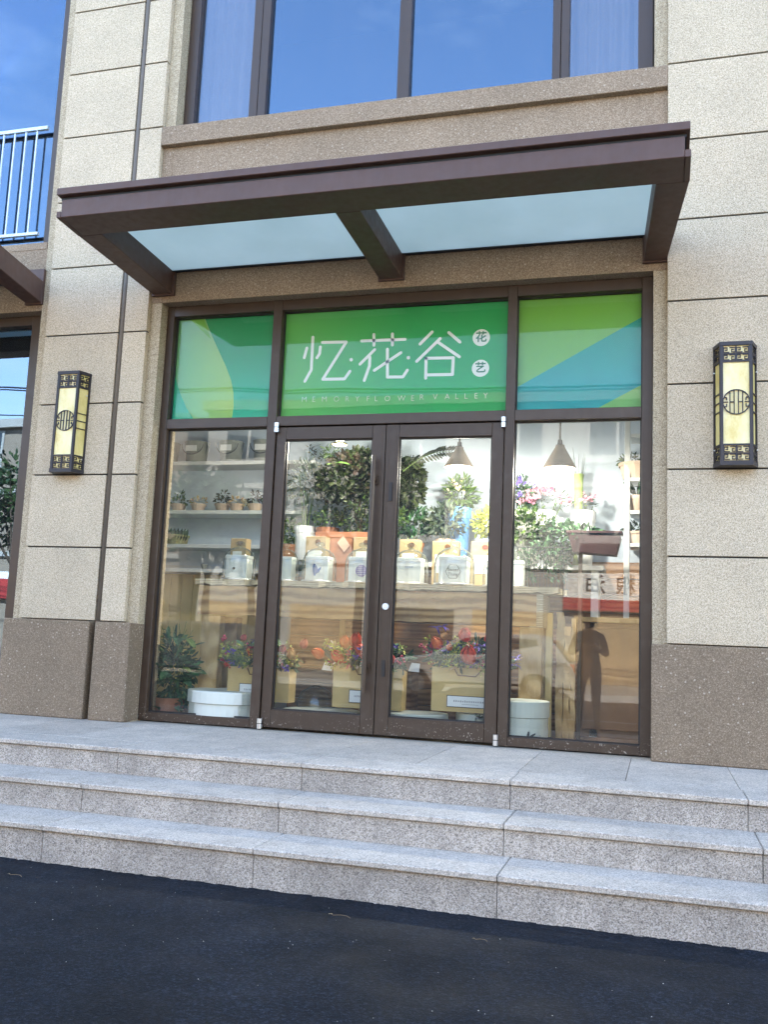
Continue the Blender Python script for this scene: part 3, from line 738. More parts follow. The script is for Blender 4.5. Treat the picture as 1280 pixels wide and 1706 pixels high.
# beadboard low on the left, reddish boards behind the table, brown boards on the right
for i in range(13):
    x = -3.0+.118*i; rm(MB().box(x+.002, x+.115, BY-.03, BY-.001, .556, 1.84), 'beadboard_plank', creamboard, bevel=.004)
rm(MB().box(-3.0, -1.46, BY-.045, BY-.001, 1.842, 1.872), 'beadboard_rail', shelfwhite)
for i in range(9):
    z = .556+.142*i; rm(MB().box(-1.455, 2.98, BY-.03, BY-.001, z+.002, z+.139), 'wall_board', wall_wood, bevel=.003)
for i in range(1): rm(MB().box(.72, 2.98, BY-.03, BY-.001, 1.836, 1.975), 'wall_board', wall_wood, bevel=.003)
# left shelves
def P(u, v, y): return spot(u, v, y)
shelf = thing('shelf_unit', 'white wall shelves behind the left window holding buckets and small pots', 'shelf', (-2.0, 1.5, 1.9))
SZ = {}
for i, v in enumerate((768, 850, 907, 948)):
    z = P(360, v, 1.32).z; SZ[i] = z
    o = MB().box(-2.95, -1.02, 1.32, BY-.002, z-.035, z).build('shelf_board', shelfwhite, shelf, bevel=.003); o.matrix_parent_inverse = Matrix.Translation((2.0, -1.5, -1.9))
# white shelf frame at the right
shelf2 = thing('shelf_unit', 'white open shelf frame at the far right behind the window', 'shelf', (1.9, 1.45, 1.5))
def s2p(mb, n): o = mb.build(n, shelfwhite, shelf2, bevel=.003); o.matrix_parent_inverse = Matrix.Translation((-1.9, -1.45, -1.5))
xp = P(1041, 800, 1.30).x
s2p(MB().box(xp, xp+.045, 1.30, 1.345, .557, 3.3), 'upright'); s2p(MB().box(2.85, 2.895, 1.30, 1.345, .557, 3.3), 'upright')
for v in (722, 795, 850, 905):
    z = P(1060, v, 1.30).z; s2p(MB().box(xp+.046, 2.849, 1.305, 1.58, z-.03, z), 'shelf_board')
RS = {v: P(1060, v, 1.30).z for v in (722, 795, 850, 905)}

def pot(name, label, cat, x, y, z, r0, r1, h, mat, group=None, n=18, rim=True, fill=True):
    t = thing(name, label, cat, (x, y, z), group)
    pr = [(r0, 0), (r1, h)]
    if rim: pr = [(r0, 0), (r1*.93, h*.8), (r1, h*.8), (r1*1.02, h), (r1*.9, h), (r1*.88, h*.86)]
    else: pr = [(r0, 0), (r1, h), (r1*.93, h), (r1*.90, h*.9)]
    MB().lathe(pr, n=n).build('pot_body', mat, t, smooth=False)
    if fill: MB().lathe([(r1*.87, 0), (r1*.87, .004)], (0, 0, h*.87), n).build('soil', soil, t)
    return t
# zinc buckets on the top shelf
for i, (u, lab) in enumerate(((278, 'half hidden grey bucket at the left end of the top shelf'), (327, 'grey bucket with a paper label, second from the left on the top shelf'), (384, 'grey bucket with a paper label in the middle of the top shelf'), (441, 'grey bucket on the top shelf beside the door frame'))):
    p = P(u, 767, 1.44); t = thing('bucket', lab, 'bucket', (p.x, 1.44, SZ[0]), 'grey buckets on the top shelf')
    MB().lathe([(.095, 0), (.118, .19), (.122, .195), (.122, .202), (.112, .202), (.10, .02)], n=22).build('bucket_body', zinc, t, smooth=True)
    MB().tube([(.112*math.cos(a), -.045-.075*math.sin(a) if False else -.118+.02*abs(math.cos(a)), .17-.10*math.sin(a)) for a in [math.pi*k_/12 for k_ in range(13)]], .004, 6).build('handle', gasket, t)
    MB().box(-.055, .055, -.124, -.118, .10, .155).build('label_card', card, t)
# small flower pots on second shelf
for i, (u, kind, lab) in enumerate(((297, 0, 'small low pot with a green tuft on the second shelf'), (330, 1, 'shallow dish of pale succulents on the second shelf'), (370, 2, 'small pot with a dark sprig on the second shelf'), (394, 1, 'shallow dish of cream blooms on the second shelf'), (425, 2, 'small pot with a dark red sprig by the door frame'))):
    p = P(u, 848, 1.42)
    t = pot('small_pot', lab, 'flower pot', p.x, 1.42, SZ[1], .05, .075, .07, pale_clay, 'small pots on the second shelf', 14)
    mb = MB(); clump(mb, (0, 0, .09), (.085, .05, .045), 60, .035, .018)
    tag(mb.build('plant', [leaf_mid, cream_fl, leaf_brown][kind], t), kind='stuff')
    if kind != 1: mb = MB(); clump(mb, (0, 0, .15), (.04, .03, .04), 26, .04, .016); tag(mb.build('sprig', [leaf_mid, cream_fl, leaf_brown][kind], t), kind='stuff')
t = pot('basket', 'olive leafy basket on the third shelf at the left edge', 'basket', P(292, 905, 1.42).x, 1.42, SZ[2], .11, .13, .09, plain('olive_wicker', (.20,.19,.09), .8, .3, 60))
for i in range(11): a = -1.3+i*.26; MB().leaf((.11*math.sin(a), -.10*math.cos(a), .02), (.25*math.sin(a), -.2, 1), (0, -1, 0), .13, .05).build('leaf', leaf_grey, t)
t = pot('small_pot', 'tiny bottle-like vase on the lowest shelf of the left wall', 'vase', P(340, 946, 1.42).x, 1.42, SZ[3], .02, .03, .05, zinc, None, 10); 

# right shelf plants
t = pot('flower_pot', 'small pink pot with a spiky blue-green plant on the right shelf', 'flower pot', P(1062, 822, 1.34).x, 1.40, RS[850]+.001, .055, .085, .13, pale_clay)
for i in range(9): a = i*.7; MB().leaf((0, 0, .12), (math.cos(a), .4*math.sin(a), 1.0), (0, -1, .2), .17, .028, -.2).build('leaf', leaf_deep, t)
t = pot('planter_box', 'wide clay bowl with trailing leaves on the top right shelf', 'planter', P(1060, 765, 1.36).x+.02, 1.42, RS[795]+.001, .12, .16, .13, pale_clay)
mb = MB(); clump(mb, (0, 0, .15), (.16, .10, .05), 120, .05, .02); tag(mb.build('foliage', leaf_mid, t), kind='stuff')
t = pot('flower_pot', 'low pale pot behind the right window on the second lowest shelf', 'flower pot', P(1064, 900, 1.36).x, 1.40, RS[905]+.001, .08, .11, .10, pale_clay)
mb = MB(); clump(mb, (0, 0, .12), (.11, .08, .05), 80, .05, .02); tag(mb.build('foliage', leaf_grey, t), kind='stuff')

# pendant lamps
def pendant(u, v, y, label, shade, r, h, power=11, cord_mat=gasket):
    p = P(u, v, y); t = thing('pendant_lamp', label, 'lamp', (p.x, y, p.z), 'pendant lamps over the table')
    MB().lathe([(r, 0), (r*.97, .012), (r*.30, h), (r*.26, h+.02), (r*.22, h+.02), (r*.26, h-.005), (r*.93, .010), (r*.96, 0)], n=26, cap=False).build('shade', shade, t, smooth=True)
    MB().lathe([(.008, h+.015), (.008, 3.398-p.z)], n=8).lathe([(.022, h+.018), (.016, h+.06)], n=12).build('cord', cord_mat, t)
    M = bpy.data.materials.get('lit_bulb')
    if not M:
        q = Mat('lit_bulb'); q.b.inputs['Emission Color'].default_value = (1, .86, .62, 1); q.b.inputs['Emission Strength'].default_value = 6; M = q.m
    MB().lathe([(.004, -.005), (.024, .01), (.032, .035), (.024, .06), (.012, .08)], (0, 0, .0), 14).build('bulb', M, t, smooth=True)
    ld = bpy.data.lights.new('bulb_light', 'POINT'); ld.energy = power; ld.color = (1, .93, .80); ld.shadow_soft_size = .04
    lo = bpy.data.objects.new('bulb_light', ld); C.objects.link(lo); lo.parent = t; lo.location = (0, 0, -.03)
pendant(765, 779, .62, 'brown conical pendant lamp seen through the right door', lamp_shade_m, .115, .145)
pendant(933, 781, .62, 'brown conical pendant lamp seen through the right side window', lamp_shade_m, .128, .165)
pendant(566, 741, .62, 'pendant lamp with a brass rod above the dark tree in the left door', brass, .06, .03, power=7, cord_mat=brass)

# ------------------------------------------------------------------ the long rough table
TY0, TY1 = .62, 1.12
a = P(325, 972, TY0); b = P(931, 979, TY0); TZ = (a.z+b.z)/2+.022
XT0, XT1 = a.x, b.x
tb = thing('display_table', 'long rustic display table with a rough pale top and heavy brown beams', 'table', ((XT0+XT1)/2, .87, .556))
def tp(mb, n, mat, **k): o = mb.build(n, mat, tb, **k); o.matrix_parent_inverse = Matrix.Translation(tb.location).inverted(); return o
def rough_plank(x0, x1, y0, y1, z0, z1, nseg, amp):
    mb = MB(); xs = [x0+(x1-x0)*i/nseg for i in range(nseg+1)]; vs = []
    for x in xs: a1, b1, c1 = rnd(-amp, amp*.4), rnd(-amp, amp), rnd(-amp*.5, amp*.5); vs += [(x, y0+b1*1.4, z0+a1), (x, y0+b1, z1+c1*.3), (x, y1, z1), (x, y1, z0)]
    fs = []
    for i in range(nseg):
        for k_ in range(4): fs.append((i*4+k_, (i+1)*4+k_, (i+1)*4+(k_+1) % 4, i*4+(k_+1) % 4))
    fs += [(3, 2, 1, 0), tuple(nseg*4+i for i in range(4))]
    mb.add(vs, fs); return mb
for i, (y0, y1) in enumerate(((TY0, TY0+.165), (TY0+.168, TY0+.332), (TY0+.335, TY1))):
    tp(rough_plank(XT0-.02*i, XT1+.015*i, y0, y1, TZ-.042, TZ, 60, .010), 'tabletop', table_old, recalc=True)
xr = P(905, 1000, TY0).x; xl = P(327, 1000, TY0).x
zb1, zb2 = P(600, 1032, TY0).z, TZ-.055
tp(rough_plank(xl, xr-.05, TY0+.03, TY0+.11, zb1, zb2, 40, .006), 'beam', table_beam, recalc=True)
tp(rough_plank(xr-.10, xr, TY0+.028, TY1-.03, zb1-.01, zb2+.003, 4, .004), 'beam', table_old, recalc=True)
for u in (345, 883):
    x = P(u, 1080, TY0).x; z1 = zb1-.012
    for y in (TY0+.03, TY1-.13): tp(MB().box(x-.085, x+.085, y, y+.11, .557, z1), 'leg', table_leg, bevel=.006)
tp(MB().box(P(560,1060,.9).x, P(560,1060,.9).x+.04, .98, 1.02, .557, zb1), 'brace', table_leg)
# things under the table far back: crate
t = thing('wooden_crate', 'dark wooden crate standing under the table at the back', 'crate', (-.35, 1.35, .557))
for i in range(4): MB().box(-.35, .35, -.18, -.165, .02+.11*i, .11+.11*i).build('slat', wall_wood, t, bevel=.003)
for x in (-.34, .30): MB().box(x, x+.04, -.164, .10, 0, .46).build('post', wall_wood, t)

# ------------------------------------------------------------------ glass cloches and kraft boxes on the table
def cloche(u, y, r, h, label, deco):
    p = P(u, 965, y); x = p.x; t = thing('glass_cloche', label, 'glass jar', (x, y, TZ+.001), 'glass cloches on the table')
    pr = [(r, 0), (r, h*.50), (r*.95, h*.66), (r*.80, h*.80), (r*.52, h*.90), (r*.16, h*.955), (r*.13, h*.97)]
    MB().lathe(pr, n=30, cap=False).build('dome', jar_glass, t, smooth=True)
    MB().lathe([(r*.13, h*.955), (r*.12, h*.985), (r*.24, h*1.02), (r*.26, h*1.07), (r*.16, h*1.11), (.003, h*1.115)], n=16, cap=False).build('knob', jar_glass, t, smooth=True)
    MB().lathe([(r*1.01, .0), (r*1.03, .008), (r*1.01, .014), (r*.97, .014), (r*.97, 0)], n=30, cap=False).build('rim', steel, t, smooth=True)
    bw = r*.70
    bx = thing('gift_box', 'white candle box inside the ' + label, 'box', (x, y, TZ+.004), 'white boxes inside the cloches')
    MB().box(-bw, bw, -bw*.62, bw*.62, 0, h*.60).build('box_body', card, bx, bevel=.003)
    MB().box(-bw-.003, bw+.003, -bw*.62-.003, bw*.62+.003, h*.60, h*.70).build('lid', card, bx, bevel=.003)
    return t, bx, bw, h
cl = [(397, .80, .140, .30, 'pale left glass cloche with a small dark print', 'dot'), (474, .78, .11, .29, 'glass cloche at the left edge of the left door', 'plain'),
      (531, .78, .142, .30, 'glass cloche with a blue butterfly wing print', 'wing'), (603, .78, .142, .30, 'glass cloche with a violet round print', 'round'),
      (684, .78, .142, .30, 'glass cloche at the left edge of the right door', 'lines'), (757, .74, .160, .32, 'glass cloche with a hexagonal lettered label', 'hex'),
      (826, .80, .10, .24, 'low glass cloche over a pale small box', 'small'), (858, .86, .105, .30, 'slim glass cloche at the right end of the table', 'plain')]
for u, y, r, h, lab, deco in cl:
    t, bx, bw, h = cloche(u, y, r, h, lab, deco)
    yy = -bw*.62-.0045; hc = h*.32; mb = MB()
    if deco == 'wing':
        q = [(-.028,.05),(-.032,.02),(-.030,-.012),(-.022,-.045),(-.008,-.050),(.000,-.030),(.020,-.022),(.036,.002),(.044,.028),(.030,.022),(.012,.005),(.004,.030),(-.012,.048)]
        MB().prism([(x, hc+z) for x, z in reversed(q)], yy, yy+.002).build('wing_print', blue_ink, bx)
    elif deco == 'round':
        MB().prism([(.012+.048*math.cos(k_*.3), hc+.048*math.sin(k_*.3)) for k_ in range(21)], yy, yy+.002).build('round_print', purple_ink, bx)
        for k_ in range(5): mb.box(.012-.036, .012+.036, yy-.001, yy, hc-.034+.016*k_, hc-.030+.016*k_)
        mb.build('print_line', card, bx)
    elif deco == 'hex':
        pts = [(.005+.060*math.cos(math.pi/3*k_), hc+.060*math.sin(math.pi/3*k_)) for k_ in range(7)]
        for a1, b1 in zip(pts[:-1], pts[1:]): ribbon(mb, [a1, b1], .0035, yy, .002)
        mb.build('hexagon_outline', black_ink, bx)
        text_mesh('lettering', 'Sweet\nThing', .036, black_ink, bx, (.005, yy, hc-.004), .0008)
    elif deco == 'dot':
        MB().prism([(-.02+.014*math.cos(k_), hc+.012*math.sin(k_)) for k_ in range(6)], yy, yy+.002).build('small_print', black_ink, bx)
    elif deco == 'lines':
        for k_ in range(4): mb.box(-.03+.018*k_, -.024+.018*k_, yy, yy+.002, hc+.035, hc+.045)
        mb.build('print_line', blue_ink, bx)
    elif deco == 'small': MB().box(-.02, .03, yy, yy+.002, hc-.03, hc+.02).build('print_frame', purple_ink, bx)
kb = [(527, .98, .165, .40, brown_wax, 'kraft box with brown seal behind the butterfly cloche'), (607, 1.0, .165, .40, brown_wax, 'kraft box with brown seal behind the violet print cloche'),
      (683, 1.0, .15, .385, brown_wax, 'kraft box with brown seal at the left edge of the right door'), (743, 1.0, .20, .375, brown_wax, 'wide kraft box with brown seal behind the hexagon label cloche'),
      (805, 1.0, .17, .375, red_wax, 'kraft box with red seal at the right edge of the right door'), (398, 1.02, .13, .38, brown_wax, 'tall kraft box behind the pale left cloche')]
for u, y, wd_, h, wax, lab in kb:
    x = P(u, 960, y).x; t = thing('kraft_box', lab, 'box', (x, y, TZ+.001), 'kraft boxes on the table')
    MB().box(-wd_/2-.01, wd_/2+.01, -.05, .05, 0, h).build('box_body', kraft_dark, t, bevel=.003)
    MB().box(-wd_/2+.015, wd_/2-.03, -.0525, -.0505, h*.30, h*.70).build('label_card', card, t)
    mb = MB(); mb.add([(.02+.024*math.cos(k_*.35), -.056, h-.045+.020*math.sin(k_*.35)) for k_ in range(18)]+[(.02+.024*math.cos(k_*.35), -.0505, h-.045+.020*math.sin(k_*.35)) for k_ in range(18)],
        [tuple(range(18))]+[(k_, (k_+1) % 18, 18+(k_+1) % 18, 18+k_) for k_ in range(18)]); mb.build('seal', wax, t, recalc=True)

# ------------------------------------------------------------------ potted plants behind
PY = 1.24
bench = thing('plant_stand', 'low white bench behind the table that carries the potted plants', 'bench', (0.0, 1.33, .557))
BZ = P(600, 935, 1.2).z
MB().box(-1.35, 1.55, -.12, .22, BZ-.557-.04, BZ-.557).build('bench_top', shelfwhite, bench, bevel=.004)
for x in (-1.3, 1.45): MB().box(x, x+.06, -.10, .18, 0, BZ-.557-.041).build('leg', shelfwhite, bench)
def bush(u, vtop, vbot, rx, mat, label, cat='plant', potm=terracotta, pr=.10, ph=None, n=400, L=.055, W=.026, y=PY, dy=0, flowers=None, name='potted_plant'):
    top, bot = P(u, vtop, y), P(u, vbot, y)
    ph = ph or max(.08, bot.z-BZ)
    t = thing(name, label, cat, (top.x, y+dy, BZ+.001), 'potted plants behind the table')
    MB().lathe([(pr*.75, 0), (pr*.95, ph*.8), (pr, ph*.8), (pr*1.03, ph), (pr*.9, ph), (pr*.88, ph*.9)], n=18).build('pot_body', potm, t)
    MB().lathe([(pr*.86, ph*.88), (pr*.86, ph*.9)], n=18).build('soil', soil, t)
    hc = (top.z+bot.z)/2-BZ; hz = (top.z-bot.z)/2
    mb = MB()
    for _ in range(7): a_ = rdir(); mb.tube([(a_.x*.02, a_.y*.02, ph*.8), (a_.x*rx*.4, a_.y*.05, hc*.7), (a_.x*rx*.75, a_.y*.12, hc+a_.z*hz*.5)], .006, 5, .003)
    mb.build('stem', stem_mat, t)
    mb = MB(); clump(mb, (0, 0, hc), (rx, min(rx, .17), hz), n, L, W, -.8, .2); tag(mb.build('foliage', mat, t), kind='stuff')
    if flowers:
        fm, k_, fs, sp_ = flowers; mb = MB()
        for _ in range(k_):
            d = rdir(-.3); c_ = (d.x*rx*rnd(.5, 1.05), -abs(d.y)*.16, hc+d.z*hz*1.02)
            for _ in range(sp_): mb.leaf(Vector(c_)+rdir()*fs*.5, rdir(-.2), rdir(), fs, fs*.7, .1)
        tag(mb.build('blossom', fm, t), kind='stuff')
    return t
bush(515, 765, 852, .17, leaf_grey, 'loose blue-grey shrub behind the left edge of the left door', potm=enamel, n=320, ph=.3, L=.05, W=.016)
bush(482, 868, 908, .10, leaf_mid, 'low green herb beside the white jug', potm=terracotta, n=200)
bush(548, 845, 880, .14, leaf_mid, 'wispy green herb in a terracotta pot in the left door', potm=terracotta, n=240, L=.04)
bush(600, 850, 892, .17, leaf_mid, 'spreading green herb in a terracotta pot near the meeting of the doors', potm=terracotta, n=300, L=.045)
bush(690, 845, 905, .15, leaf_deep, 'bushy green herb behind the left edge of the right door', potm=terracotta, n=380)
bush(745, 838, 898, .17, leaf_grey, 'grey-green rounded herb in a cream pot in the right door', potm=pale_clay, n=480, pr=.085, ph=.2)
bush(765, 795, 845, .12, leaf_mid, 'upright green plant with orange tips below the right door pendant', potm=bluepot, n=260, L=.08, W=.02, dy=.08, flowers=(cream_fl, 6, .03, 5))
bush(820, 845, 898, .16, leaf_lime, 'yellow-green mounded plant at the right edge of the right door', potm=paleblue, n=420, pr=.10, ph=.2)
bush(880, 850, 912, .19, leaf_mid, 'green plant with small white flowers in the left part of the right window', potm=zinc, n=620, flowers=(white_fl, 20, .024, 6))
bush(935, 868, 930, .19, leaf_deep, 'dark green plant with white blooms above the burgundy basket', potm=zinc, n=620, flowers=(white_fl, 12, .026, 6))
bush(872, 795, 850, .10, leaf_deep, 'small blue flowered plant at the left edge of the right window', potm=zinc, n=160, dy=.06, flowers=(iris_blue, 14, .03, 5))
bush(905, 815, 850, .24, leaf_mid, 'loose spray of pink flowers above the white blooms', potm=enamel, n=70, L=.05, W=.012, dy=.09, flowers=(pink_fl, 30, .034, 8))
bush(972, 822, 850, .13, leaf_mid, 'thin sprig of pink flowers beside the tall green vase', potm=enamel, n=20, L=.05, W=.012, dy=.09, flowers=(pink_fl, 14, .03, 7))
# tall slim green vase
p = P(964, 868, 1.30); t = thing('glass_vase', 'tall slim green vase with thin stems in the right window', 'vase', (p.x, 1.30, BZ+.001))
MB().lathe([(.045, 0), (.035, .1), (.028, .35), (.040, P(964, 790, 1.3).z-BZ), (.036, P(964, 790, 1.3).z-BZ)], n=16).build('vase_body', plain('green_glaze', (.32,.42,.14), .25, .2, 8), t, smooth=True)
mb = MB()
for i in range(14): a = rnd(-1, 1); mb.tube([(a*.02, 0, .62), (a*.07, rnd(-.03, .03), .85+rnd(0, .15))], .003, 4, .001)
tag(mb.build('grass_stem', leaf_grey, t), kind='stuff')
# white jug, terracotta trough
p = P(533, 900, 1.15); t = thing('enamel_jug', 'white enamel jug with a blue mark between the terracotta pots', 'jug', (P(545, 860, 1.2).x, 1.12, TZ+.001))
MB().lathe([(.06, 0), (.075, .10), (.06, .26), (.05, .33), (.062, .37), (.055, .37), (.045, .33)], n=18).build('jug_body', enamel, t, smooth=True)
MB().tube([(.05, 0, .31), (.105, 0, .27), (.11, 0, .18), (.07, 0, .12)], .009, 8).build('handle', bluepot, t)
t = thing('terracotta_trough', 'brick red trough behind the kraft boxes with a tilted pink tag', 'planter', (P(570, 915, 1.09).x, 1.085, TZ+.001))
MB().box(-.10, .10, -.03, .03, 0, .40).box(-.24, .24, -.032, .032, .401, .455).build('trough_body', terracotta, t, bevel=.004)
mb = MB(); mb.hexa([(-.03, -.044, .36), (.035, -.044, .28), (.085, -.044, .34), (.02, -.044, .42)], [(-.03, -.040, .36), (.035, -.040, .28), (.085, -.040, .34), (.02, -.040, .42)]); mb.build('paper_tag', plain('pink_tag', (.60,.36,.25), .7), t, recalc=True)
# the dark tree in the middle, in a slim pot
p = P(600, 895, 1.12); t = thing('potted_tree', 'large dark leaved tree filling the upper part of the left door', 'tree', (P(592, 880, 1.05).x, 1.16, BZ+.001))
zz_ = lambda v: P(600, v, 1.05).z-BZ
MB().lathe([(.07, 0), (.09, .20), (.095, .24), (.08, .24)], n=16).build('pot_body', terracotta, t)
MB().tube([(0, 0, .2), (.02, 0, zz_(860)), (-.01, 0, zz_(830)), (.0, 0, zz_(790))], .012, 8, .006).build('trunk', bark, t)
def tree_part(spec, name, mat):
    mb = MB()
    for u, v, rx, rz, n, L, W in spec: q = P(u, v, 1.05); clump(mb, (q.x-t.location.x, rnd(-.08, .02), q.z-t.location.z), (rx, .13, rz), n, L, W, -1, .1)
    tag(mb.build(name, mat, t), kind='stuff')
tree_part([(590,790,.25,.18,2300,.07,.05),(560,800,.20,.15,1100,.07,.046),(645,800,.18,.19,1300,.07,.046),(600,765,.19,.08,700,.06,.04)], 'crown', leaf_dark)
tree_part([(585,775,.20,.12,560,.06,.04),(620,800,.18,.12,360,.06,.04)], 'brown_leaves', leaf_brown)
tree_part([(592,845,.15,.10,300,.04,.018),(570,860,.13,.06,160,.035,.016),(682,800,.10,.21,900,.06,.034)], 'lower_leaves', leaf_dark)
tree_part([(600,838,.12,.08,150,.04,.018),(545,752,.10,.05,60,.05,.014),(665,860,.07,.08,160,.04,.016)], 'light_leaves', leaf_mid)
mb = MB(); q0 = P(672, 785, .95); q1 = P(752, 752, .92)
pts = [q0.lerp(q1, k_/16)+Vector((0, 0, .05*math.sin(k_/16*math.pi))) for k_ in range(17)]
pts = [x-t.location for x in pts]; mb.tube(pts, .004, 5, .002); mb.build('branch', stem_mat, t)
for k_ in range(3, 17):
    for s_ in (1, -1): MB().leaf(pts[k_], Vector((.8, -.1, s_*.75)), (0, -1, 0), rnd(.06, .085), .022, .1).build('leaf', leaf_dark, t)
q = P(556, 772, .88)-t.location; MB().leaf(q-Vector((.02,0,0)), (-.05, -.4, -.1), (0, 0, 1), .07, .05, .1).leaf(q, (1, -.1, .1), (0, -.4, 1), .15, .06, .2).build('bright_leaf', leaf_mid, t)
# thin arching sprig top left
t2 = thing('dried_arrangement', 'thin arching stems with small leaves above the left door glass', 'plant', (P(540, 790, 1.3).x, 1.32, BZ+.001))
MB().lathe([(.05, 0), (.06, .3), (.05, .3)], n=14).build('pot_body', enamel, t2)
for i in range(5):
    e = P(515+i*9, 748+i*5, 1.28)-t2.location; mb = MB(); pp = [Vector((0, 0, .28)), Vector((.05, 0, e.z*.8)), Vector((e.x*.6+.03, 0, e.z+.05)), e]
    mb.tube(pp, .003, 5, .0015); clump(mb, e, (.05, .03, .03), 12, .035, .014); mb.build('twig', leaf_dark, t2)

# burgundy basket with plants, wooden carving, sign board behind right window
q = P(1010, 905, .95); t = thing('burgundy_planter', 'dark burgundy box planter on a pole in the right window', 'planter', (P(1000, 905, .95).x, .95, .557))
hz = q.z-.557
MB().hexa([(-.20,-.08,hz-.08),(.13,-.08,hz-.10),(.13,.08,hz-.10),(-.20,.08,hz-.08)][::-1], [(-.24,-.1,hz+.065),(.165,-.1,hz+.045),(.165,.1,hz+.045),(-.24,.1,hz+.065)][::-1]).build('box', dark_basket, t, bevel=.004, recalc=True)
MB().box(-.25, .175, -.108, .108, hz+.066, hz+.086).build('rim', dark_basket, t, bevel=.003)
MB().box(-.16, -.13, -.015, .015, 0, hz-.082).build('pole', bark, t)
mb = MB(); clump(mb, (-.14, 0, hz+.07), (.17, .10, .055), 170, .05, .022); tag(mb.build('foliage', leaf_deep, t), kind='stuff')
q = P(905, 925, .92); t = thing('wire_basket', 'dark wire basket full of leaves left of the burgundy planter', 'basket', (q.x, 1.0, TZ+.001))
hh = max(.1, P(905, 915, 1.0).z-TZ)
for i in range(16): x = -.20+.026*i; MB().box(x, x+.004, -.09, -.086, 0, hh).build('wire', gasket, t)
MB().box(-.205, .205, -.094, -.086, hh, hh+.008).box(-.205, .205, -.094, -.086, 0, .008).build('wire_rim', gasket, t)
mb = MB(); clump(mb, (0, 0, hh*.6), (.2, .08, hh*.6), 320, .05, .024); tag(mb.build('foliage', leaf_deep, t), kind='stuff')
# low cupboard and sculpted wood at the right
t = thing('wooden_cupboard', 'low brown cupboard behind the right window beside the table', 'cupboard', (1.95, 1.35, .557))
MB().box(-.60, .80, -.12, .20, 0, .90).build('body', cupboard_wood, t, bevel=.004)
MB().box(-.63, .83, -.16, .22, .901, .94).build('top', table_leg, t, bevel=.004)
for x in (-.56, -.08, .40): MB().box(x, x+.44, -.135, -.121, .06, .86).build('door_panel', cupboard_wood, t, bevel=.004)
p0 = P(938, 1100, 1.0); t = thing('driftwood_stack', 'upright pale driftwood boards standing right of the table', 'ornament', (p0.x+.02, 1.0, .557))
hb = P(938, 1030, 1.0).z-.557; 
for k_, (x0_, x1_, hh_) in enumerate(((-.065, -.012, 1.05), (-.008, .040, .93), (.044, .082, 1.0))):
    vs = []
    for i in range(13):
        z_ = hb*hh_*i/12; a_, b_ = x0_+rnd(-.007, .007), x1_+rnd(-.007, .007); y_ = rnd(-.006, .006)
        vs += [(a_, -.035+y_, z_), (b_, -.030+y_, z_), (b_, .03, z_), (a_, .03, z_)]
    mb = MB(); mb.add(vs, [(i*4+q_, i*4+(q_+1) % 4, (i+1)*4+(q_+1) % 4, (i+1)*4+q_) for i in range(12) for q_ in range(4)]+[(3, 2, 1, 0), (48, 49, 50, 51)])
    mb.build('board', table_leg, t)
MB().box(-.15, -.10, -.03, .03, 0, hb*1.04).build('post', creamboard, t, bevel=.003)

# ------------------------------------------------------------------ hat boxes, gift bags, bouquets at the front
FZ = .557
def hatbox(u, vt, y, r, label, band=False):
    top = P(u, vt, y); h = top.z-FZ
    t = thing('hat_box', label, 'box', (top.x, y, FZ), 'round white boxes on the display floor')
    MB().lathe([(r*.96, 0), (r*.96, h*.62), (r, h*.62), (r, h-.006), (r-.006, h), (.002, h)], n=40, cap=True).build('box_body', boxwhite, t)
    MB().lathe([(r*.963, h*.598), (r*.965, h*.615)], n=40, cap=False).build('lid_line', zinc, t)
    return t, h
hb1, _ = hatbox(388, 1150, .50, .355, 'large round white box under the first kraft bag, left window')
hb2, _ = hatbox(535, 1182, .52, .30, 'flat round white box under the kraft bag in the left door')
hb3, _ = hatbox(695, 1187, .50, .24, 'flat round white box left of the labelled bag in the right door')
hb5, _ = hatbox(800, 1188, .62, .18, 'small flat round white box half behind the labelled bag')
hb4, h4 = hatbox(868, 1166, .45, .21, 'round white box with a lid at the left corner of the right window')
mb = MB(); mb.leaf((.06,-.19,.02), (.6,-.05,.5), (0,-1,0), .10,.02).leaf((.07,-.19,.02), (-.4,-.05,.7), (0,-1,0), .08,.02).leaf((.08,-.19,.02), (.1,-.05,1), (0,-1,0), .09,.02); mb.build('leaf_print', black_ink, hb4)

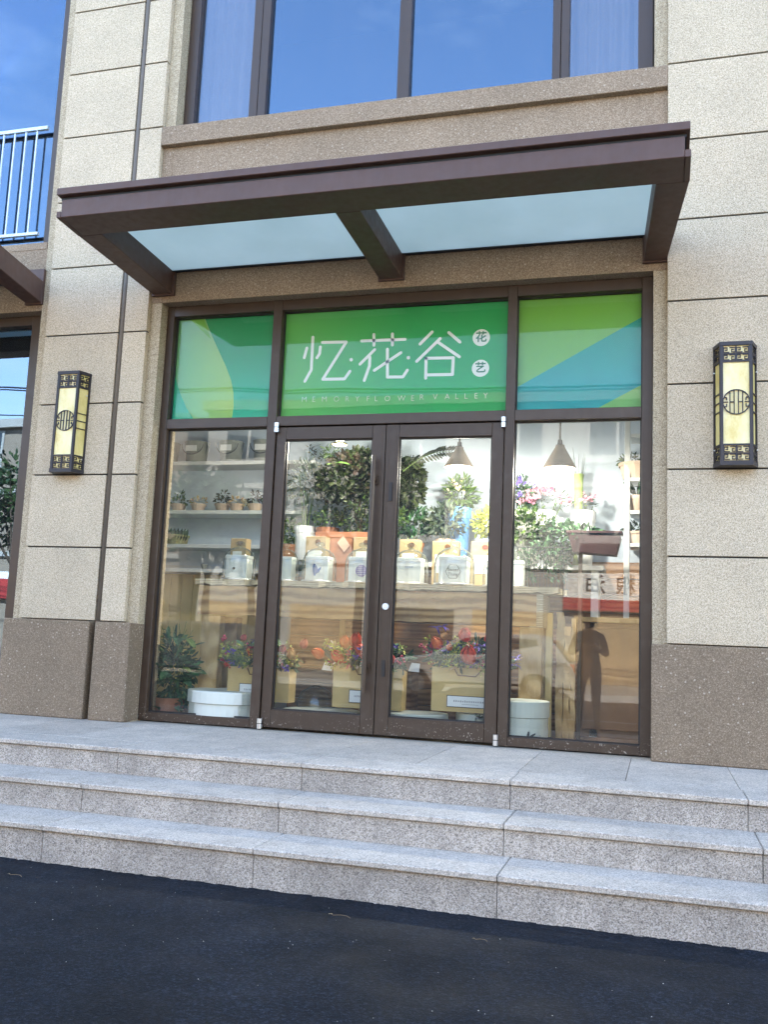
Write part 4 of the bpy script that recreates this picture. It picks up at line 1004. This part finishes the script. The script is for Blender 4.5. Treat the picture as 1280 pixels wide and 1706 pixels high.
def bag(u0, u1, vt, vb, y, label, card_uv=None, depth=.14):
    a, b = P(u0, vb, y), P(u1, vb, y); top = P((u0+u1)/2, vt, y); w_ = b.x-a.x; zb_ = (a.z+b.z)/2; h = top.z-zb_
    t = thing('gift_bag', label, 'paper bag', ((a.x+b.x)/2, y+depth/2, zb_), 'kraft gift bags with flowers')
    d2 = depth/2; W = w_/2
    mb = MB()   # open bag: four thin folded walls and a floor
    th = .004
    mb.hexa([(-W, -d2, 0), (W, -d2, 0), (W, -d2+th, 0), (-W, -d2+th, 0)][::-1], [(-W*1.0, -d2-.008, h), (W*1.0, -d2-.008, h), (W, -d2-.004, h), (-W, -d2-.004, h)][::-1])
    mb.hexa([(-W, d2-th, 0), (W, d2-th, 0), (W, d2, 0), (-W, d2, 0)][::-1], [(-W, d2-th+.008, h*.99), (W, d2-th+.008, h*.99), (W, d2+.008, h*.99), (-W, d2+.008, h*.99)][::-1])
    for s_ in (-1, 1):
        mb.add([(s_*W, -d2+.004, 0), (s_*W, d2-.004, 0), (s_*W, d2+.003, h*.985), (s_*(W-.03), 0, h*.985), (s_*W, -d2-.003, h*.985), (s_*(W-.004), 0, h*.25)], [(0, 1, 5), (1, 2, 5), (2, 3, 5), (3, 4, 5), (4, 0, 5)])
    mb.box(-W+.002, W-.002, -d2+.004, d2-.004, .0, .004)
    mb.build('bag_body', kraft, t, recalc=False)
    if card_uv:
        c0 = P(card_uv[0], card_uv[1], y-.006); c1 = P(card_uv[2], card_uv[3], y-.006); ox, oz = t.location.x, t.location.z
        c1.x = min(c1.x, ox+W-.01)
        MB().box(c0.x-ox-.005, c1.x-ox+.005, -d2-.0085, -d2-.0065, c1.z-oz-.005, c0.z-oz+.005).build('card_border', black_ink, t)
        MB().box(c0.x-ox, c1.x-ox, -d2-.0105, -d2-.0090, c1.z-oz, c0.z-oz).build('label_card', card, t)
        mb = MB(); xm = (c0.x+c1.x)/2-ox; zm = (c0.z+c1.z)/2-oz; hw = (c1.x-c0.x)*.36; k_ = 15
        for i in range(k_):
            x_ = xm-hw+2*hw*i/k_; mb.box(x_, x_+hw/k_*1.1, -d2-.0112, -d2-.0106, zm-.004+rnd(-.001,.001), zm+.007+rnd(0,.004))
        mb.box(xm-hw*.5, xm+hw*.5, -d2-.0112, -d2-.0106, zm-.020, zm-.017)
        mb.build('print_line', grey_ink, t)
    mb = MB(); mb.tube([(-W*.35, -d2-.012, h-.01), (-W*.25, -d2-.022, h-.055), (W*.25, -d2-.022, h-.058), (W*.4, -d2-.012, h-.01)], .005, 6); mb.build('handle', plain('brown_cord', (.16,.09,.05), .8), t)
    return t, h, W
def tulip(parent, c, s, mat, tilt):
    mb = MB(); t_ = Vector(tilt).normalized(); q = t_.to_track_quat('Z', 'Y').to_matrix()
    N = 6
    for k_ in range(N):
        a0 = 2*math.pi*k_/N; out = 1.0 if k_ % 2 else .86
        vs = []
        for j, (r_, z_) in enumerate(((.12, 0), (.44, .28), (.50, .62), (.40, .95), (.16, 1.28))):
            hw = (.30, .62, .62, .48, .04)[j]
            for sgn in (-1, 0, 1):
                a1 = a0+sgn*hw*.95; rr = r_*out*(1.0 if sgn == 0 else .93)
                vs.append(Vector(c)+q @ Vector((rr*math.cos(a1)*s, rr*math.sin(a1)*s, z_*s)))
        mb.add(vs, [(j*3+i, j*3+i+1, (j+1)*3+i+1, (j+1)*3+i) for j in range(4) for i in range(2)])
    return mb.build('tulip', mat, parent, smooth=True)
def iris(parent, c, s):
    mb = MB()
    for k_ in range(9):
        a1 = k_*.75+rnd(-.2, .2); d = Vector((math.cos(a1), math.sin(a1)*.7-.3, rnd(-.35, .8))); mb.leaf(c, d, (0, 0, 1), s*rnd(.7, 1.2), s*.35, .35)
    return mb.build('iris', iris_blue, parent)
def bouquet(bag_t, h, W, label, items, vshift=0, rz=.11):
    x0, y0, z0 = bag_t.location
    t = thing('bouquet', label, 'flowers', (x0, y0, z0+h*.55), 'bouquets standing in the gift bags')
    zt = h*.45
    mb = MB()
    for _ in range(26): a_ = rdir(); mb.tube([(a_.x*W*.5, a_.y*.03, -h*.35), (a_.x*W*.8, a_.y*.06, zt), (a_.x*W*1.1, a_.y*.09-.02, zt+.10+a_.z*.05)], .004, 5, .002)
    tag(mb.build('stem', stem_mat, t), kind='stuff')
    mb = MB(); clump(mb, (0, -.02, zt+.065), (W*1.15, .12, rz), 300, .075, .032, -.5, .2); tag(mb.build('foliage', leaf_deep, t), kind='stuff')
    mb = MB()
    for _ in range(13):
        c_ = Vector((rnd(-W, W)*1.1, rnd(-.16, -.02), zt+rnd(.0, .19))); clump(mb, c_, (.05, .04, .045), 34, .022, .012, -1, 0)
    tag(mb.build('lime_filler', leaf_lime, t), kind='stuff')
    for _ in range(9):
        x_ = rnd(-W, W); MB().leaf((x_, -.09, zt-.01+rnd(0, .05)), (x_*2.0+rnd(-.4,.4), -.4, rnd(.1, 1.0)), (0, -1, .3), rnd(.10, .17), rnd(.04, .06), .25).build('leaf', R.choice([leaf_deep, leaf_grey, leaf_mid]), t)
    for mt_, k_ in ((iris_blue, 9), (berry_red, 9), (tulip_red, 7), (leaf_lime, 12), (leaf_mid, 10), (cream_fl, 3)):
        mb = MB()
        for _ in range(k_):
            c_ = Vector((rnd(-W, W)*1.05, rnd(-.17, -.09), zt+rnd(.0, .17)))
            for _ in range(9): mb.leaf(c_+rdir()*.008, (rnd(-1, 1), rnd(-1, .1), rnd(-.5, 1)), rdir(), rnd(.022, .042), .014, .2)
        tag(mb.build('small_blossom', mt_, t), kind='stuff')
    for kind, u, v, s in items:
        q = P(u, v, y0-.12)-t.location
        if kind == 'iris': iris(t, q, s)
        elif kind == 'berry':
            mb = MB()
            for _ in range(10): d = rdir()*s; mb.lathe([(.001, -.011), (.011, 0), (.001, .011)], q+d, 8, cap=False)
            mb.build('berries', berry_red, t)
        else: tulip(t, q-Vector((0, 0, s*.6)), s*1.2, {'red': tulip_red, 'orange': tulip_orange, 'pink': tulip_pink, 'peach': tulip_peach}[kind], (rnd(-.8, .8), -.55, rnd(.3, 1)))
    return t
b1, h1, W1 = bag(377, 480, 1112, 1168, .42, 'kraft bag on the large round box, partly behind the door frame', (400, 1139, 452, 1161))
bouquet(b1, h1, W1, 'yellow-green and violet bouquet in the bag behind the door frame', [('iris', 376, 1098, .055), ('iris', 388, 1103, .05), ('berry', 372, 1063, .02), ('iris', 424, 1068, .05), ('peach', 486, 1085, .075), ('pink', 505, 1072, .06), ('pink', 470, 1080, .06), ('berry', 415, 1078, .03), ('pink', 405, 1060, .045)])
b2, h2, W2 = bag(553, 668, 1112, 1181, .42, 'kraft bag behind the meeting stiles of the two doors', (583, 1150, 640, 1173))
bouquet(b2, h2, W2, 'bouquet of red and orange tulips in the left door', [('orange', 540, 1084, .075), ('red', 572, 1092, .08), ('red', 593, 1066, .085), ('orange', 577, 1070, .075), ('iris', 549, 1077, .035), ('red', 610, 1075, .07), ('iris', 650, 1056, .05), ('berry', 668, 1100, .03), ('pink', 655, 1098, .05), ('red', 604, 1090, .06)])
b3, h3, W3 = bag(718, 838, 1113, 1187, .42, 'kraft bag with a white lettered card low in the right door', (746, 1159, 822, 1181))
bouquet(b3, h3, W3, 'large bouquet of red tulips and violet irises in the right door', [('red', 783, 1090, .11), ('red', 776, 1056, .085), ('orange', 736, 1071, .075), ('red', 811, 1060, .07), ('iris', 727, 1046, .06), ('iris', 738, 1044, .055), ('iris', 795, 1077, .06), ('iris', 806, 1080, .06), ('berry', 706, 1080, .035), ('berry', 716, 1076, .03), ('orange', 747, 1076, .045), ('peach', 736, 1055, .045), ('berry', 666, 1098, .03), ('iris', 858, 1108, .06), ('iris', 862, 1097, .055)], rz=.13)
# small tilted white cards on ribbons
for u, v, lab in ((545, 1110, 'small white tag on a ribbon left of the middle bag'), (690, 1112, 'small white paper tag at the left of the labelled bag')):
    q = P(u, v, .50); t = thing('paper_tag', lab, 'tag', (q.x, q.y, q.z), 'white tags beside the bags')
    MB().hexa([(-.045, 0, -.03), (.04, 0, -.035), (.045, .003, .03), (-.02, .003, .035)], [(-.045, .003, -.03), (.04, .003, -.035), (.045, .006, .03), (-.02, .006, .035)]).build('card', card, t, recalc=True)
    MB().tube([(0, .004, .032), (.02, .012, .07), (.05, .016, .10)], .0015, 5).build('ribbon', black_ink, t)
t = thing('glass_cloche', 'dim glass bell behind the tulip bag in the left door', 'glass jar', (P(525, 1150, .75).x, .78, FZ))
MB().lathe([(.16, 0), (.155, .17), (.12, .25), (.05, .29), (.02, .30)], n=26, cap=False).build('dome', jar_glass, t, smooth=True)
# deep green foliage at the lower left corner
q = P(282, 1140, .50); t = thing('foliage_plant', 'deep green leafy plant filling the lower left corner of the left window', 'plant', (q.x, .52, FZ))
MB().lathe([(.10, 0), (.13, .15), (.12, .15), (.11, .13)], n=18).build('pot_body', terracotta, t)
for k_ in range(150):
    a = rnd(0, 6.28); z = rnd(.02, .66); r_ = rnd(.04, .19); d = Vector((math.cos(a), math.sin(a)*.8-.25, rnd(-.7, .9)))
    if k_ < 70: MB().leaf((r_*math.cos(a), r_*math.sin(a)*.8, z), d, (0, -.3, 1), rnd(.09, .16), rnd(.035, .07), rnd(.1, .5)).build('leaf', R.choice([leaf_deep, leaf_deep, leaf_mid]), t)
mb = MB(); clump(mb, (0, .05, .36), (.19, .14, .34), 420, .09, .035, -1, .1); tag(mb.build('foliage', leaf_deep, t), kind='stuff')
mb = MB()
for i in range(9): mb.tube([(0, .05, .1), (rnd(-.1,.1), .05, .4), (rnd(-.2,.2), .03, rnd(.6,.78))], .005, 5, .002)
mb.build('stem', stem_mat, t)
# small succulents by the glass
for u, v, s, lab in ((405, 1188, .085, 'spiky grey-green succulent in front of the large round box'), (800, 1192, .05, 'small succulent low in the right corner of the right door'), (885, 1228, .07, 'flat sprig of leaves in front of the lidded white box')):
    q = P(u, v, .30); t = thing('succulent', lab, 'succulent', (q.x, .315, FZ), 'succulents along the glass')
    hh = max(.02, q.z-FZ-.02); MB().lathe([(.03, 0), (.04, hh), (.03, hh)], n=12).build('pot_body', zinc, t)
    for k_ in range(15): a = k_*.9; MB().leaf((0, 0, hh), (math.cos(a), .7*math.sin(a), rnd(.2, 1.0)), (0, 0, 1), s*rnd(.7, 1.2), s*.28, .0).build('leaf', leaf_grey, t)
q = P(875, 1215, .33); t = thing('crumpled_paper', 'crumpled white tissue in front of the lidded white box', 'paper', (q.x, .34, FZ))
mb = MB()
for _ in range(18): d = rdir(-.1); mb.leaf((d.x*.06, d.y*.02, abs(d.z)*.05), d, rdir(), .08, .07, .3)
mb.build('tissue', card, t)

# ================================================================== ACROSS THE STREET (seen in the reflections)
pv = MB().box(-60, 60, -34, -16.4, G-.02, G+.13); tag(pv.build('far_pavement', plain('pavement', (.24,.21,.165), .85, .08, 1.5)), kind='structure')
tag(MB().box(-60, 60, -16.4, -16.22, G-.02, G+.15).build('far_kerb', plain('kerb_stone', (.36,.35,.33), .8)), kind='structure')
for x in range(-30, 30, 6):
    tag(MB().box(x, x+3, -10.0, -9.88, G+.003, G+.007).build('lane_dash', plain('road_paint', (.6,.6,.58), .7)), kind='structure')
white_wall = plain('cream_render', (.38,.365,.33), .85, .06, .8)
tan_wall = plain('tan_render', (.25,.20,.15), .85, .06, .8)
dk = Mat('dark_window').col((.03,.04,.05)).rough(.15).m
reflection_tan = plain('tan_reflection_fill', (.42,.30,.16), .7, .12, .9)  # invented tan for the opposite shop fronts; its reflection brightens the lower glass
def block(x0, x1, y0, h, mat, label, name='opposite_building', floors=3, sign=None, gf=3.9):
    t = thing(name, label, 'building', ((x0+x1)/2, y0, G+.13))
    def a(mb, n, mt, parent=t, **k):
        o = mb.build(n, mt, parent, **k)
        if parent is t: o.matrix_parent_inverse = Matrix.Translation(t.location).inverted()
        return o
    a(MB().box(x0, x1, y0-9, y0, G+.13, h), 'wall', mat)
    a(MB().box(x0-.15, x1+.15, y0-9.1, y0+.22, h, h+.35), 'roof_parapet', white_wall)
    n = int((x1-x0)/3.2); fh = (h-gf)/(floors-1)
    for f in range(1, floors):
        z = gf+(f-1)*fh
        a(MB().box(x0-.02, x1+.02, y0+.001, y0+.10, z-.14, z+.05), 'string_course', white_wall)
        for i in range(n):
            cx = x0+(i+.5)*(x1-x0)/n
            w_ = a(MB().box(cx-.95, cx+.95, y0+.001, y0+.05, z+.85, z+2.25), 'window', white_wall)
            for s_ in (-1, 1): a(MB().box(cx+s_*.45-.40, cx+s_*.45+.40, y0+.051, y0+.06, z+.93, z+2.17), 'pane', dk, w_)
            if i % 2 == 0: a(MB().box(cx-1.1, cx+1.1, y0+.002, y0+.55, z+.62, z+.80), 'window_ledge', white_wall)
    for i in range(n):
        cx = x0+(i+.5)*(x1-x0)/n; a(MB().box(cx-1.3, cx+1.3, y0+.001, y0+.04, G+.14, 2.35), 'shop_front', reflection_tan if (i+2) % 4 else dk)
    return t, a
o1, a1 = block(-14, 12, -24, 9.3, white_wall, 'cream three storey building across the street with a red shop sign')
redm = plain('red_sign', (.38,.035,.03), .5, .05); whm = plain('white_sign', (.75,.73,.68), .5, .04)
def shop_sign(x0, x1, z0, z1, y, label, red=.3, txt=None):
    t = thing('far_shop_sign', label, 'sign', ((x0+x1)/2, y, z0))
    def a(mb, n, mt): o = mb.build(n, mt, t); o.matrix_parent_inverse = Matrix.Translation(t.location).inverted(); return o
    a(MB().box(x0, x1, y-.10, y, z0, z1), 'sign_board', whm); a(MB().box(x0, x1, y-.099, y+.01, z0, z0+(z1-z0)*red), 'red_band', redm)
    if txt:
        for i, ch in enumerate(txt):
            q = text_mesh('character', ch, (z1-z0)*.55, black_ink, t, (x0+1.0+i*.95, y+.012, z0+(z1-z0)*.66), .003, rot=(math.pi/2, 0, math.pi)); q.matrix_parent_inverse = Matrix.Translation(t.location).inverted()
shop_sign(-1.0, 4.6, 2.45, 3.65, -23.83, 'white and red grain and oil shop sign across the street', .3, '油粮')
o2, a2 = block(-42, -14.3, -23, 8.6, tan_wall, 'tan terrace across the street to the left of the cream building')
o3, a3 = block(12.4, 40, -24.5, 10.5, white_wall, 'pale terrace across the street to the right', floors=3)
shop_sign(-40, -15.0, 2.2, 3.2, -22.83, 'long red and white shop sign on the tan terrace', .75)
def street_tree(x, y, h, r, label):
    t = thing('street_tree', label, 'tree', (x, y, G+.13), 'street trees across the road')
    MB().tube([(0, 0, 0), (.05, .03, h*.3), (-.04, 0, h*.55)], .14, 10, .08).build('trunk', bark, t)
    mb = MB()
    for _ in range(9): d = rdir(-.1); mb.tube([(0, 0, h*.45), (d.x*r*.4, d.y*r*.4, h*.6+d.z*.3), (d.x*r*.8, d.y*r*.8, h*.72+d.z*r*.6)], .05, 6, .015)
    mb.build('limb', bark, t)
    mb = MB()
    for _ in range(26): d = rdir(-.5)*rnd(.4, 1); clump(mb, (d.x*r, d.y*r, h*.72+d.z*h*.26), (r*.38, r*.38, h*.12), 90, .22, .12, -1, .1)
    tag(mb.build('crown', leaf_tree, t), kind='stuff')
street_tree(-17.6, -18.4, 6.4, 2.0, 'street tree opposite the tan terrace, nearest the left window reflection')
street_tree(-9.5, -18.6, 5.2, 1.6, 'street tree in front of the left half of the cream building')
street_tree(7.5, -18.5, 5.6, 1.8, 'street tree in front of the right half of the cream building')
q = spot(606, 805, 2*.22+17.2)
street_tree(q.x, -17.2, q.z*1.32, 1.75, 'large dark street tree straight across from the double doors')
street_tree(q.x-4.6, -17.4, q.z*1.05, 1.1, 'small street tree left of the large dark one across the road')
pole = thing('utility_pole', 'grey concrete utility pole across the road carrying overhead wires', 'utility pole', (9.8, -17.2, G+.13))
MB().tube([(0, 0, 0), (0, 0, 8.6)], .15, 12, .10).build('shaft', plain('concrete', (.33,.32,.30), .9), pole); MB().box(-.9, .9, -.05, .05, 7.9, 8.02).build('crossarm', bark, pole)
for i, (z, dy) in enumerate(((8.05, -.8), (8.08, 0), (8.05, .8), (7.2, .12))):
    pts = [(x, -17.2+dy*.2, z+.10+.0009*(x-10)**2-.35) for x in range(-44, 45, 4)]
    tag(MB().tube(pts, .022, 5).build('overhead_wire', gasket), ['lowest rear overhead wire along the far pavement', 'middle overhead wire over the far pavement', 'front overhead wire over the far pavement', 'telephone cable slung below the overhead wires'][i], 'wire', 'overhead wires across the street')

# parked car across the road
def car(x, y, rot, label, paint):
    t = thing('parked_car', label, 'car', (x, y, G), None, rot)
    pr = [(-2.12,.32),(-2.16,.62),(-2.08,.86),(-1.98,.93),(-1.62,1.40),(-1.35,1.47),(.05,1.48),(.35,1.42),(.98,.98),(1.85,.86),(2.14,.66),(2.18,.34)]
    W = .84; vs = []; n = len(pr)
    for s_, k_ in ((-1, 1.0), (1, 1.0)):
        for px_, pz in pr: vs.append((px_, s_*(W-(max(0, pz-.9)*.28)), pz))
    mb = MB(); mb.add(vs, [tuple(range(n)), tuple(range(2*n-1, n-1, -1))]+[(i, n+i, n+(i+1) % n, (i+1) % n) for i in range(n)])
    mb.build('body', paint, t, bevel=.05, recalc=True)
    for s_ in (-1, 1):
        for q in ([(-1.50,.97),(-1.32,1.36),(-.62,1.39),(-.62,.97)], [(-.54,.97),(-.54,1.39),(.02,1.39),(.28,1.34),(.80,.97)]):
            yv = lambda z: s_*(W-(max(0, z-.9)*.28)+.004)
            mb = MB(); mb.add([(a_, yv(b_), b_) for a_, b_ in q]+[(a_, yv(b_)-s_*.02, b_) for a_, b_ in q], [tuple(range(len(q)))]+[(i, (i+1) % len(q), len(q)+(i+1) % len(q), len(q)+i) for i in range(len(q))]); mb.build('side_window', dk, t, recalc=True)
        MB().box(-2.13, -2.02, s_*.62, s_*.80, .70, .88).build('tail_light', redm, t); MB().box(2.02, 2.15, s_*.55, s_*.78, .62, .76).build('headlight', card, t)
        MB().box(-.10, .08, s_*.835, s_*.86, .84, .87).build('door_handle', steel, t)
    MB().hexa([(-2.03,-.66,.93),(-1.66,-.60,1.37),(-1.66,.60,1.37),(-2.03,.66,.93)], [(-2.0,-.66,.93),(-1.63,-.60,1.37),(-1.63,.60,1.37),(-2.0,.66,.93)]).build('rear_window', dk, t, recalc=True)
    MB().hexa([(.40,-.62,1.41),(.99,-.70,.99),(.99,.70,.99),(.40,.62,1.41)], [(.37,-.62,1.41),(.96,-.70,.99),(.96,.70,.99),(.37,.62,1.41)]).build('windscreen', dk, t, recalc=True)
    for wx in (-1.32, 1.32):
        for s_ in (-1, 1):
            wh = MB().tube([(wx, s_*.66, .32), (wx, s_*.865, .32)], .32, 24).build('wheel', gasket, t)
            MB().tube([(wx, s_*.86, .32), (wx, s_*.875, .32)], .19, 16).build('rim', steel, wh)
car(-1.9, -14.6, math.pi, 'silver hatchback parked across the road, reflected in the right window', plain('silver_paint', (.26,.255,.25), .3, .02))
car(-9.5, -14.7, math.pi, 'dark grey hatchback parked across the road further left', plain('dark_grey_paint', (.06,.065,.075), .3, .02))

# person on the asphalt (seen mirrored in the right window)
def person():
    t = thing('person', 'person in dark jacket and trousers holding a phone up, mirrored in the right window', 'person', (1.02, -6.75, G))
    def skin(name, verts, edges, radii, mats, root=0, sub=2, by=None):
        me = bpy.data.meshes.new(name); me.from_pydata(verts, edges, []); o = bpy.data.objects.new(name, me); C.objects.link(o)
        o.modifiers.new('s', 'SKIN'); o.modifiers.new('u', 'SUBSURF').levels = sub
        for v, r in zip(me.skin_vertices[0].data, radii): v.radius = (r, r) if isinstance(r, (int, float)) else r; v.use_root = False
        me.skin_vertices[0].data[root].use_root = True
        dg = bpy.context.evaluated_depsgraph_get(); dg.update(); nm = bpy.data.meshes.new_from_object(o.evaluated_get(dg)); bpy.data.objects.remove(o)
        nm.name = name; nm.materials.clear()
        for x in mats: nm.materials.append(x)
        for p in nm.polygons:
            p.use_smooth = True
            if by: p.material_index = by(p.center)
        b = bpy.data.objects.new(name, nm); C.objects.link(b); b.parent = t; return b
    skin_m = plain('skin', (.45,.27,.19), .55, .05); jack = plain('dark_jacket', (.025,.028,.035), .8, .1, 20); trou = plain('dark_trousers', (.02,.022,.03), .8, .1, 20); shoe = plain('shoes', (.03,.03,.03), .5)
    V = [(0,0,.95),(0,0,1.08),(0,.01,1.25),(0,0,1.40),(0,.01,1.48),(0,.03,1.55),(0,.035,1.63),(0,.03,1.70),
         (.10,0,.90),(.11,.02,.50),(.13,-.01,.10),(.14,.12,.05),(-.10,0,.90),(-.12,.03,.50),(-.15,-.01,.10),(-.17,.12,.05),
         (.17,0,1.39),(.25,.06,1.14),(.12,.26,1.24),(.075,.30,1.30),(-.17,0,1.39),(-.25,.06,1.14),(-.12,.26,1.24),(-.075,.30,1.30)]
    E_ = [(0,1),(1,2),(2,3),(3,4),(4,5),(5,6),(6,7),(0,8),(8,9),(9,10),(10,11),(0,12),(12,13),(13,14),(14,15),(3,16),(16,17),(17,18),(18,19),(3,20),(20,21),(21,22),(22,23)]
    Rd = [(.15,.11),(.14,.105),(.155,.11),(.14,.09),(.055,.055),(.075,.085),(.085,.10),(.06,.07),.095,.065,.042,.038,.095,.065,.042,.038,.06,.048,.034,.028,.06,.048,.034,.028]
    def by(c):
        if c.z > 1.47 or (c.y > .245): return 0
        if c.z > .93: return 1
        return 2 if c.z > .10 else 3
    skin('body', V, E_, Rd, [skin_m, jack, trou, shoe], by=by)
    mb = MB(); 
    for _ in range(260): d = rdir(-.2); mb.leaf((d.x*.088, .02+d.y*.10-.012, 1.645+d.z*.088), (d.x*.3, d.y*.3-.3, -.5), d, .07, .03, .1)
    tag(mb.build('hair', gasket, t), kind='stuff')
    for s_ in (-1, 1):
        MB().lathe([(.001,-.009),(.009,0),(.001,.009)], (s_*.032, .125, 1.625), 10).build('eye', black_ink, t)
        for f in range(4): skin('finger', [(s_*.075,.30,1.30+.018*f-.03),(s_*.060,.335,1.30+.018*f-.03),(s_*.030,.345,1.30+.018*f-.03)], [(0,1),(1,2)], [.010,.009,.007], [skin_m], sub=1)
        skin('thumb', [(s_*.075,.30,1.285),(s_*.055,.30,1.33),(s_*.04,.318,1.35)], [(0,1),(1,2)], [.012,.010,.008], [skin_m], sub=1)
    MB().box(-.016, .016, .118, .150, 1.585, 1.615).build('nose', skin_m, t, bevel=.012); MB().box(-.025, .025, .118, .124, 1.562, 1.570).build('mouth', berry_red, t)
    ph = thing('phone', 'black phone held up in both hands by the person', 'phone', (1.02, -6.75+.345, G+1.31))
    MB().box(-.075, .075, -.004, .004, -.036, .036).build('phone_body', gasket, ph, bevel=.003)
person()

# ================================================================== SMALL THINGS ON THE ASPHALT
for i, (u, v, lab) in enumerate(((24, 1460, 'curled dry twig on the asphalt at the left edge below the steps'), (566, 1528, 'dry leaf with a long stalk on the asphalt below the middle of the steps'), (800, 1568, 'small pale scrap of leaf on the asphalt below the right half of the steps'), (1012, 1552, 'tiny pale twig close under the lowest step'))):
    d = FW + RT*((u-640)/FPX) + UP*((853-v)/FPX); q = CAM + d*((G-CAM.z)/d.z)
    t = thing('fallen_leaf', lab, 'dry leaf', (q.x, q.y, G+.002), 'dry bits on the asphalt')
    m1 = plain('dry_leaf', (.20,.14,.08), .8, .2, 30) if i == 0 else bpy.data.materials['dry_leaf']
    s_ = (.028, .032, .02, .022)[i]
    MB().tube([(-s_, 0, .003), (0, s_*.3, .005), (s_, s_*.1, .006), (s_*1.6, -s_*.3, .003)], .0011, 5).build('stalk', m1, t)
    MB().leaf((-s_, 0, .005), (-1, .3, .2), (0, 0, 1), s_*.8, s_*.45, .3).build('leaf', m1, t)
mb = MB()
for _ in range(130):
    x, y = rnd(-2.5, 3.2), -2.25-abs(R.gauss(0, .9)); s_ = rnd(.001, .003)
    mb.add([(x-s_, y, G+.001), (x, y-s_, G+.001), (x+s_, y, G+.001), (x, y+s_, G+.001), (x, y, G+.001+s_)], [(0,1,4),(1,2,4),(2,3,4),(3,0,4)])
tag(mb.build('grit', plain('pale_grit', (.40,.38,.34), .9, .3, 50)), 'scattered pale grit lying on the dark asphalt below the steps', 'grit', kind='stuff')
mb = MB()
xx = -9.0
while xx < 6:       # ragged asphalt edge where it meets the lowest riser
    w_ = rnd(.012, .05); h_ = rnd(.001, .006); mb.add([(xx, P3-.035-rnd(0,.02), G+.001), (xx+w_*1.3, P3-.035-rnd(0,.02), G+.001), (xx+w_*1.3, P3+.019, G+h_), (xx, P3+.019, G+h_*rnd(.6, 1.1)), (xx+w_*.5, P3+.019, G+h_*1.15)], [(0, 1, 2, 4, 3)]); xx += w_
tag(mb.build('asphalt_edge', asphalt), kind='structure')
